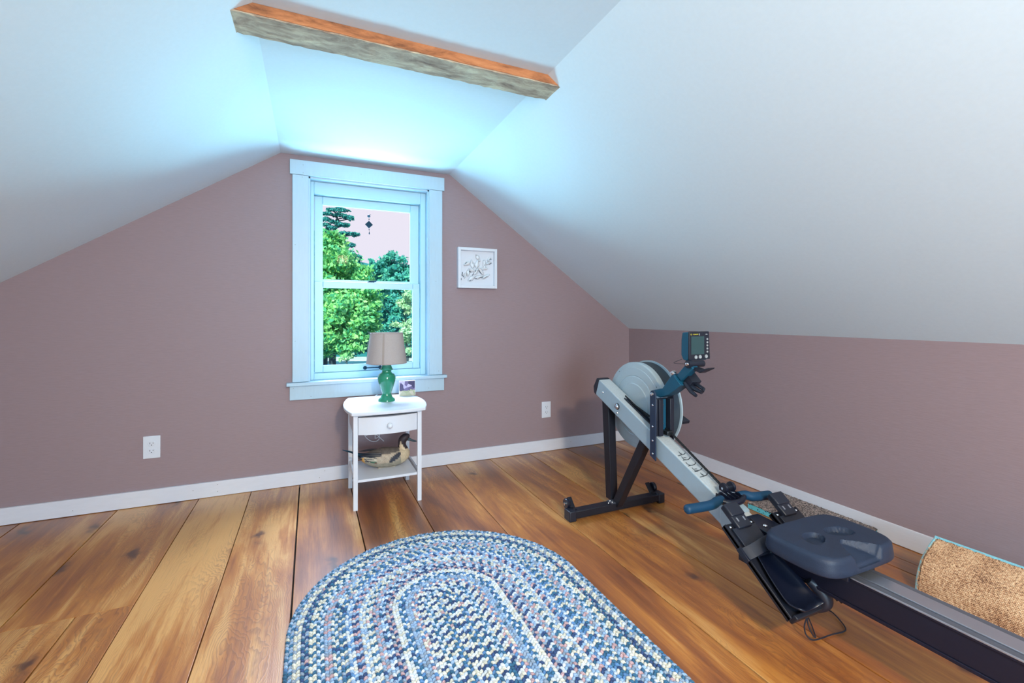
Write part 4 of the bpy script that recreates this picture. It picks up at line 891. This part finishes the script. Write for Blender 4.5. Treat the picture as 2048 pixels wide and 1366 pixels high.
# ribbed web between the grips
wb = MB()
wb.tube(spline([(1.440, HY+.018, HZ+.008), (1.475, HY-.004, HZ), (1.530, HY-.004, HZ), (1.566, HY+.014, HZ+.008)], 5, False), .012, 12)
wb.tube(spline([(1.452, HY+.030, HZ+.014), (1.478, HY+.052, HZ+.016), (1.528, HY+.052, HZ+.016), (1.556, HY+.030, HZ+.014)], 5, False), .0055, 10)
for x in (1.458, 1.480, 1.502, 1.524, 1.546):
    wb.obox((x, HY+.026, HZ+.008), Matrix.Rotation(.15, 3, 'X'), .0014, .026, .012)
wb.obox((1.502, HY+.026, HZ-.004), Matrix.Rotation(.12, 3, 'X'), .046, .024, .002)
obj('handle_web', wb, M['blackgloss'], rw)
obj('u_bolt', MB().tube([(1.493, HY+.03, HZ+.014), (1.496, HY+.068, HZ+.024), (1.510, HY+.074, HZ+.026), (1.512, HY+.03, HZ+.014)], .0022, 8).tube([(1.505, HY+.066, HZ+.024), (1.520, HY+.085, HZ+.032)], .004, 8), M['chrome'], rw)
for x in (1.500, 1.540):
    obj('chain_roller', MB().lathe([(.006, -.006), (.019, -.006), (.021, 0), (.019, .006), (.006, .006)], (x, HY+.050, HZ+.036), 'x', 24), M['blackgloss'], rw)
obj('roller_pin', MB().tube([(1.490, HY+.050, HZ+.036), (1.550, HY+.050, HZ+.036)], .005, 10), M['chrome'], rw)

# monorail
RX0, RX1, RZ0, RZ1, RYA, RYB = 1.479, 1.590, .184, .275, -1.952, -3.42
obj('monorail', MB().box(RX0+.004, RX1-.004, RYB, RYA, RZ0+.010, RZ1-.006).box(RX0, RX1, RYB, RYA, RZ0, RZ0+.010).box(RX0, RX0+.028, RYB, RYA, RZ1-.010, RZ1-.0015), M['railside'], rw, bevel=.0015)
obj('rail_edge', MB().box(RX0-.0005, RX0+.0045, RYB, RYA, RZ1-.004, RZ1+.0005), M['steel'], rw, bevel=.001)
obj('rail_bed', MB().box(RX0+.0045, RX1-.0, RYB, RYA, RZ1-.006, RZ1-.001), M['railgrey'], rw)
obj('stainless_strip', MB().box(RX0+.028, RX1-.026, RYB, RYA, RZ1-.001, RZ1+.003), M['steel'], rw, bevel=.001)
obj('rear_leg', MB().box(1.50, 1.566, -3.44, -3.38, .03, .19), M['blackpaint'], rw, bevel=.002)
obj('rear_foot', MB().box(1.32, 1.75, -3.445, -3.375, 0, .035), M['black'], rw, bevel=.004)
# joint plate with two screws
obj('joint_plate', MB().prism([(-1.93, .300), (-2.075, .294), (-2.085, .278), (-2.085, .230), (-1.93, .240)], 'x', 1.470, 1.570), M['blackgloss'], rw, bevel=.003)
for p_ in ((1.502, -2.013, .300), (1.510, -2.040, .299)): obj('joint_screw', MB().ball(p_, .008, .008, .005, 14, 8), M['chrome'], rw)
obj('cross_support', MB().bar((1.345, -2.045, .235), (1.720, -2.045, .235), .03, .03), M['blackpaint'], rw, bevel=.002)

# foot stretchers
def footrest(x0, x1, inner):
    # plate runs from toe end (high, far) to heel end (low, near) at about 37 degrees
    A = Vector((0, -1.978, .318)); B = Vector((0, -2.222, .134)); d = (B-A).normalized(); up = Vector((0, d.z, -d.y))
    if up.z < 0: up = -up
    xm = (x0+x1)/2; w = (x1-x0)
    R = Matrix((Vector((1, 0, 0)), d, up)).transposed()
    def pt(x, t, h): return A+d*t+up*h+Vector((x, 0, 0))
    L = (B-A).length
    def cbox(mb, xa, xb, t0, t1, h0, h1):
        return mb.obox((pt((xa+xb)/2, (t0+t1)/2, (h0+h1)/2)), R, (xb-xa)/2, (t1-t0)/2, (h1-h0)/2)
    t = obj('footrest', cbox(cbox(cbox(MB(), x0, x1, 0, L, -.012, 0), x0, x0+.006, 0, L, -.02, .004), x1-.006, x1, 0, L, -.02, .004), M['blackpaint'], rw, bevel=.0015)
    # adjustable toe piece standing above the plate, with slots
    tp_ = MB(); cbox(tp_, x0+.034, x1-.036, -.060, .030, .000, .020); cbox(tp_, x0+.034, x1-.036, -.060, -.012, .010, .026)
    o1 = obj('toe_block', tp_, M['black'], t, bevel=.004)
    for xx in (x0+.048, x0+.080): obj('slot', cbox(MB(), xx, xx+.006, -.006, .008, .0200, .0212), M['steel'], t)
    for xx in (x0+.016, x1-.016): obj('screw', MB().ball(pt(xx, .014, .003), .0055, .0055, .0045, 10, 6), M['chrome'], t)
    pl_ = MB(); cbox(pl_, x0+.014, x1-.010, .022, .125, .000, .010)
    obj('toe_plate', pl_, M['black'], t, bevel=.002)
    # strap across
    P = spline([tuple(pt(x0-.014, .108, .006)), tuple(pt(x0+.010, .110, .024)), tuple(pt(xm, .104, .042)), tuple(pt(x1-.012, .096, .036)), tuple(pt(x1+.006, .094, .008))], 6, False)
    sb = MB(); rows = []
    dd = d*.020
    for p in P:
        p = Vector(p); rows.append([tuple(p-dd), tuple(p+dd), tuple(p+dd+up*.005), tuple(p-dd+up*.005), tuple(p-dd)])
    sb.grid(rows); sb.f.append((0, 1, 2, 3)); k = len(sb.v); sb.f.append((k-5, k-4, k-3, k-2))
    obj('strap', sb, M['black'], t, bevel=.001)
    bk = MB(); cbox(bk, x0-.020, x0-.012, .085, .133, -.002, .018); cbox(bk, x0-.017, x0-.008, .088, .130, .002, .010)
    obj('buckle', bk, M['blackgloss'], t, bevel=.001)
    # heel cup: rounded tray
    rows = []
    for i in range(13):
        s = i/12; tt = .120+(L+.002-.120)*s; ww = w/2*(.55+.38*math.sin(PI*min(1, s*1.25)*.5)) * (1 if s < .85 else 1-(s-.85)*1.5)
        lift = .012+.004*s+(.034*max(0, (s-.72)/.28)**2)
        rows.append([tuple(pt(xm+ww*u, tt, -.004+(.018+.01*s)*abs(u)**3.0+(.024*max(0, (s-.75)/.25)**2))) for u in (-1, -.85, -.6, -.3, 0, .3, .6, .85, 1)])
    hc = obj('heel_cup', MB().grid(rows), M['blackgloss'], t); q = hc.modifiers.new('t', 'SOLIDIFY'); q.thickness = .004
    rb_ = MB(); cbox(rb_, x0+.006, x1-.006, L-.004, L+.010, -.018, .016)
    obj('heel_stop', rb_, M['blackpaint'], t, bevel=.003)
    return t, pt
fr1, ptf = footrest(1.337, 1.473, 1)
fr2, ptg = footrest(1.582, 1.718, -1)
# strap tail and loop hanging from the near footrest
obj('strap_clip', MB().tube(spline([(1.478, -2.185, .200), (1.500, -2.205, .175), (1.510, -2.218, .145), (1.502, -2.208, .118), (1.486, -2.188, .098)], 5, False), [.008+.015*math.sin(PI*min(1, (i_+2)/20)) for i_ in range(21)], 12), M['black'], rw)
cordp = [(1.482, -2.182, .100), (1.478, -2.178, .072), (1.472, -2.175, .045), (1.474, -2.180, .020), (1.490, -2.190, .006), (1.525, -2.195, .004), (1.575, -2.198, .004), (1.622, -2.205, .004), (1.647, -2.200, .005), (1.672, -2.168, .006), (1.690, -2.125, .008), (1.660, -2.105, .010), (1.620, -2.100, .011), (1.590, -2.110, .011), (1.545, -2.155, .008), (1.505, -2.190, .010), (1.488, -2.188, .028), (1.480, -2.180, .060), (1.482, -2.182, .095)]
obj('cord_loop', MB().tube(spline(cordp, 5, False), .0022, 8), M['black'], rw)
obj('cord_knot', MB().ball((1.482, -2.181, .090), .006, .006, .008, 12, 8).ball((1.484, -2.183, .103), .009, .009, .008, 12, 8), M['black'], rw)

# seat: sculpted pad with flared skirt, two dimples and a tail notch
SX, STZ = 1.535, .3505
half = [(0, -2.096), (.06, -2.096), (.11, -2.099), (.148, -2.110), (.167, -2.135), (.173, -2.17), (.175, -2.22), (.172, -2.265), (.163, -2.295), (.147, -2.313), (.125, -2.322), (.100, -2.326), (.075, -2.326), (.050, -2.326), (.022, -2.326)]
outl = [(SX-a, y) for a, y in half] + [(SX+a, y) for a, y in reversed(half[1:])]
outl = spline(outl, 3, True)
def notch(dx, y):  # depth of the tail notch
    h = .062*max(0.0, min(1.0, (-2.247-y)/.068))**.75
    if y < -2.246 and h > 0: 
        t = abs(dx)/h
        e_ = max(0.0, min(1.0, (1.12-t)/.24)); e_ = e_*e_*(3-2*e_)
        return e_*(.010+.30*(-2.246-y))
    return 0
def dimple(x, y):
    m_ = 0
    for sx in (-1, 1):
        ux = (x-(SX+sx*.060-.003))/.040; uy = (y+2.208+.002*sx)/.027; q = ux*ux+uy*uy+.6*ux*uy*sx
        if q < 1.2: m_ = max(m_, min(1, (1.2-q)/.22))
    return .015*m_*m_*(3-2*m_)
N_ = 150; NY = 120; rows = []
x0s, x1s, y0s, y1s = SX-.185, SX+.185, -2.335, -2.088
# radial top: rays from centre to outline, fine enough to carry dimples
cxs, cys = SX, -2.205; nrad = 46; rows = []
for k in range(nrad+1):
    s = k/nrad; r_ = []
    for (x, y) in outl+[outl[0]]:
        px_, py_ = cxs+(x-cxs)*s, cys+(y-cys)*s
        z = STZ-.005*(1-abs(s)**2)*0-.0040*math.cos((px_-SX)*9)*(1-s)-dimple(px_, py_)-notch(px_-SX, py_)
        if s > .94: z -= .006*((s-.94)/.06)**2
        r_.append((px_, py_, z))
    rows.append(r_)
for off, dz in ((.0030, .009), (.0045, .018), (.007, .034), (.009, .050), (.006, .0545), (-.012, .055)):
    r_ = []
    for (x, y) in outl+[outl[0]]:
        d = Vector((x-cxs, y-cys)); L_ = d.length; d.normalize()
        zz = STZ-dz
        nt_ = notch((x-SX), y)
        zz = min(zz, STZ-.006-nt_) if dz < .05 else zz
        r_.append((x+d.x*off, y+d.y*off, zz))
    rows.append(r_)
obj('seat', MB().grid(rows), M['seat'], rw, angle=60)
gr = MB(); o2 = [(cxs+(x-cxs)*.925, cys+(y-cys)*.925) for x, y in outl]
obj('seat_carriage', MB().box(1.466, 1.478, -2.31, -2.14, .262, .300).box(1.592, 1.604, -2.31, -2.14, .262, .300).box(1.466, 1.604, -2.31, -2.14, .289, .2975), M['blackgloss'], rw, bevel=.003)
for x in (1.490, 1.580):
    for y in (-2.15, -2.30): obj('seat_roller', MB().lathe([(.006, -.006), (.010, -.006), (.010, .006), (.006, .006)], (x, y, .2860), 'x', 18), M['black'], rw)

# ------------------------------------------------------------------ disc added above the bounced-flash light, behind the camera
cl = thing('flash_stand_in', 'round white disc added above the bounced-flash light at the back of the room', 'lamp', (.45, -4.15, 1.95))
obj('added_disc', MB().lathe([(.15, 2.064), (.15, 2.05), (.13, 2.045)], (.45, -4.15, 0), 'z', 40), M['white'], cl)

# ------------------------------------------------------------------ outside
gnd = obj('lawn', MB().box(-60, 60, 1.5, 130, -2.9, -2.8), M['grass'], kind='structure', smooth=False)
obj('gravel_drive', MB().prism([(-3, 40), (14, 33), (30, 31), (30, 33.5), (15, 36), (-2, 46)], 'z', -2.8, -2.77), M['path'], kind='structure', smooth=False)
def wpt(u, v, dep):
    a = (u-1024)/907; fx, fy = math.sin(YAW), math.cos(YAW)
    return Vector((CAMX+(fx+fy*a)*dep, CAMY+(fy-fx*a)*dep, CAMZ+(631-v)/907*dep))
nrng = np.random.RandomState(11)
def leaves(blobs, n, size, flat=1.0, shell=.55):
    tot = sum(b[1]**2 for b in blobs); V = []; F = []
    for c, r in blobs:
        k = int(n*r*r/tot); c = np.array(c)
        d = nrng.normal(size=(k, 3)); d /= np.linalg.norm(d, axis=1)[:, None]; rad = r*(shell+(1-shell)*nrng.rand(k)**.6)
        # leaf sprays gathered in clumps
        m_c = max(8, int(18*(r/size/12)**1.2)); cl_ = nrng.normal(size=(m_c, 3)); cl_ /= np.linalg.norm(cl_, axis=1)[:, None]; cl_ *= (.62+.42*nrng.rand(m_c))[:, None]
        pick = nrng.randint(m_c, size=k); off = cl_[pick]+nrng.normal(size=(k, 3))*np.array([.17, .17, .10]); rad = np.full(k, r); d = off
        P = c+d*rad[:, None]*np.array([1, 1, flat])
        u = nrng.normal(size=(k, 3)); u /= np.linalg.norm(u, axis=1)[:, None]; w = np.cross(u, nrng.normal(size=(k, 3))); w /= np.linalg.norm(w, axis=1)[:, None]
        s = size*(.6+.8*nrng.rand(k))[:, None]
        q = np.stack([P-u*s, P+w*s*.55, P+u*s, P-w*s*.55], 1).reshape(-1, 3); b0 = len(V); V += q.tolist()
        F += [(b0+4*i, b0+4*i+1, b0+4*i+2, b0+4*i+3) for i in range(k)]
    mb = MB(); mb.v = [tuple(p) for p in V]; mb.f = F; return mb
def tree(name, label, group, blobs, n, size, m, base, top, tr=.16):
    t = thing(name, label, 'tree', tuple(base), group)
    bs = [(tuple(wpt(*b[0])), b[1]) for b in blobs]
    me = leaves(bs, n, size); v = np.array(me.v); c = (v.min(0)+v.max(0))/2
    ms = bpy.data.meshes.new('foliage'); ms.from_pydata([tuple(p) for p in v-c], [], me.f); ms.materials.append(m)
    o = bpy.data.objects.new('foliage', ms); C.objects.link(o); o.location = Vector(c)-Vector(base); o.parent = t; o['kind'] = 'stuff'
    mb = MB().tube([base, (Vector(base)+Vector(top))/2+Vector((.1, 0, 0)), top], [tr, tr*.8, tr*.4], 8)
    for b, r in bs: mb.tube([(Vector(base)*.35+Vector(top)*.65), Vector(b)], [tr*.35, tr*.1], 5)
    obj('trunk', mb, M['bark'], t)
    return t
def ground_under(u, dep): p = wpt(u, 631, dep); return (p.x, p.y, -2.8)
G = 'trees outside the window'
tree('broadleaf_tree', 'large sunlit leafy tree filling the left of the window', G, [((610, 570, 16), 1.6), ((655, 560, 15.5), 1.25), ((690, 575, 15.2), .95), ((715, 560, 15.6), .62), ((640, 505, 16), .85), ((672, 497, 15.6), .5), ((650, 640, 15), 1.25), ((690, 640, 14.6), .95), ((722, 632, 14.6), .55), ((715, 600, 15), .6), ((640, 690, 14), .35), ((700, 680, 14), .45), ((600, 640, 15), 1.4)], 42000, .078, M['leafA'], ground_under(640, 16), wpt(640, 560, 16), .2)
tree('pale_tree', 'pale leaning tree between the two taller trees', G, [((736, 575, 36), .9), ((744, 597, 36), .8), ((727, 590, 36), .8)], 3500, .12, M['leafC'], ground_under(736, 36), wpt(736, 580, 36), .12)
tree('tall_broadleaf_tree', 'tall blue green leafy tree at the right of the window', G, [((765, 545, 27), .85), ((785, 538, 27), .85), ((800, 548, 26), .8), ((770, 575, 26), .9), ((800, 580, 25), 1.0), ((828, 575, 25), .9), ((790, 620, 25), .9), ((825, 610, 24), .8), ((800, 655, 24), .8), ((770, 620, 26), .8)], 22000, .10, M['leafB'], ground_under(790, 26), wpt(795, 560, 26), .2)
tree('leafy_shrub', 'pale green leafy shrub behind the lamp shade', G, [((812, 680, 13), .40), ((800, 665, 13.5), .35), ((825, 660, 13), .36), ((822, 600, 20), .5), ((812, 615, 20), .4)], 4200, .055, M['leafC'], ground_under(812, 13), wpt(812, 680, 13), .05)
tree('low_bush', 'small pale bush on the shaded lawn', G, [((692, 712, 30), .38), ((684, 716, 30), .26)], 900, .09, M['leafC'], ground_under(692, 30), wpt(692, 716, 30), .05)
# pine
pt_ = thing('pine_tree', 'tall pine with sparse flat branches above the leafy tree', 'tree', ground_under(668, 21), G)
b0, b1_, b2_ = Vector(ground_under(664, 21)), wpt(667, 472, 21), wpt(680, 408, 21)
obj('trunk', MB().tube([b0, b1_, wpt(672, 445, 21), b2_], [.2, .07, .055, .02], 8), M['bark'], pt_)
bl_ = []; brm = MB()
for (uc, vc, ulen) in ((676, 418, 18), (664, 420, 22), (690, 421, 16), (655, 428, 18), (694, 433, 14), (676, 430, 22), (700, 437, 8), (650, 438, 12), (668, 444, 18), (652, 450, 14), (690, 450, 14), (664, 455, 12), (680, 449, 14), (698, 467, 14), (710, 469, 8), (662, 466, 7), (655, 463, 5), (688, 466, 8), (690, 487, 12), (702, 490, 7)):
    for j in range(7):
        bl_.append((tuple(wpt(uc+nrng.uniform(-.5, .5)*ulen, vc+nrng.uniform(-1.8, 1.8), 21+nrng.uniform(-.6, .6))), .13))
    brm.tube([wpt(672, vc+6, 21), wpt(uc, vc+1, 21), wpt(uc+(ulen*.4 if uc > 672 else -ulen*.4), vc, 21)], [.03, .02, .01], 5)
nb = leaves(bl_, 9000, .055, .45, .1); v = np.array(nb.v); c = (v.min(0)+v.max(0))/2
ms = bpy.data.meshes.new('foliage'); ms.from_pydata([tuple(p) for p in v-c], [], nb.f); ms.materials.append(M['needle'])
o = bpy.data.objects.new('foliage', ms); C.objects.link(o); o.location = Vector(c)-Vector(ground_under(668, 21)); o.parent = pt_; o['kind'] = 'stuff'
obj('branches', brm, M['bark'], pt_)
# distant wooded hillside: a slope of many crowns nobody could count
hb = []
ridge = [(560, 505), (640, 505), (700, 507), (722, 515), (740, 519), (765, 524), (790, 529), (806, 527), (825, 537), (860, 545), (900, 552)]
for i in range(420):
    u = nrng.uniform(560, 900)
    rv = np.interp(u, [r[0] for r in ridge], [r[1] for r in ridge]); f_ = nrng.rand()
    v_ = rv+5+f_**1.1*165; hb.append((tuple(wpt(u, v_, 66-26*f_)), nrng.uniform(.55, 1.05)*(1.0)))
hm = leaves(hb, 70000, .20, 1.0, .7); v = np.array(hm.v); c = (v.min(0)+v.max(0))/2
ms = bpy.data.meshes.new('wooded_hillside'); ms.from_pydata([tuple(p) for p in v-c], [], hm.f); ms.materials.append(M['leafB'])
o = bpy.data.objects.new('wooded_hillside', ms); C.objects.link(o); o.location = c; tag(o, 'blue green wooded hillside in the distance beyond the window', 'trees'); o['kind'] = 'stuff'
hp = [[wpt(u, np.interp(u, [r[0] for r in ridge], [r[1] for r in ridge])+9, 67) for u in range(560, 901, 20)], [wpt(u, 600, 56) for u in range(560, 901, 20)], [Vector((wpt(u, 690, 42).x, wpt(u, 690, 42).y, -2.8)) for u in range(560, 901, 20)]]
obj('hill', MB().grid([[tuple(p) for p in r] for r in hp]), mat('hillside earth', (.01, .16, .2), .95), kind='structure')
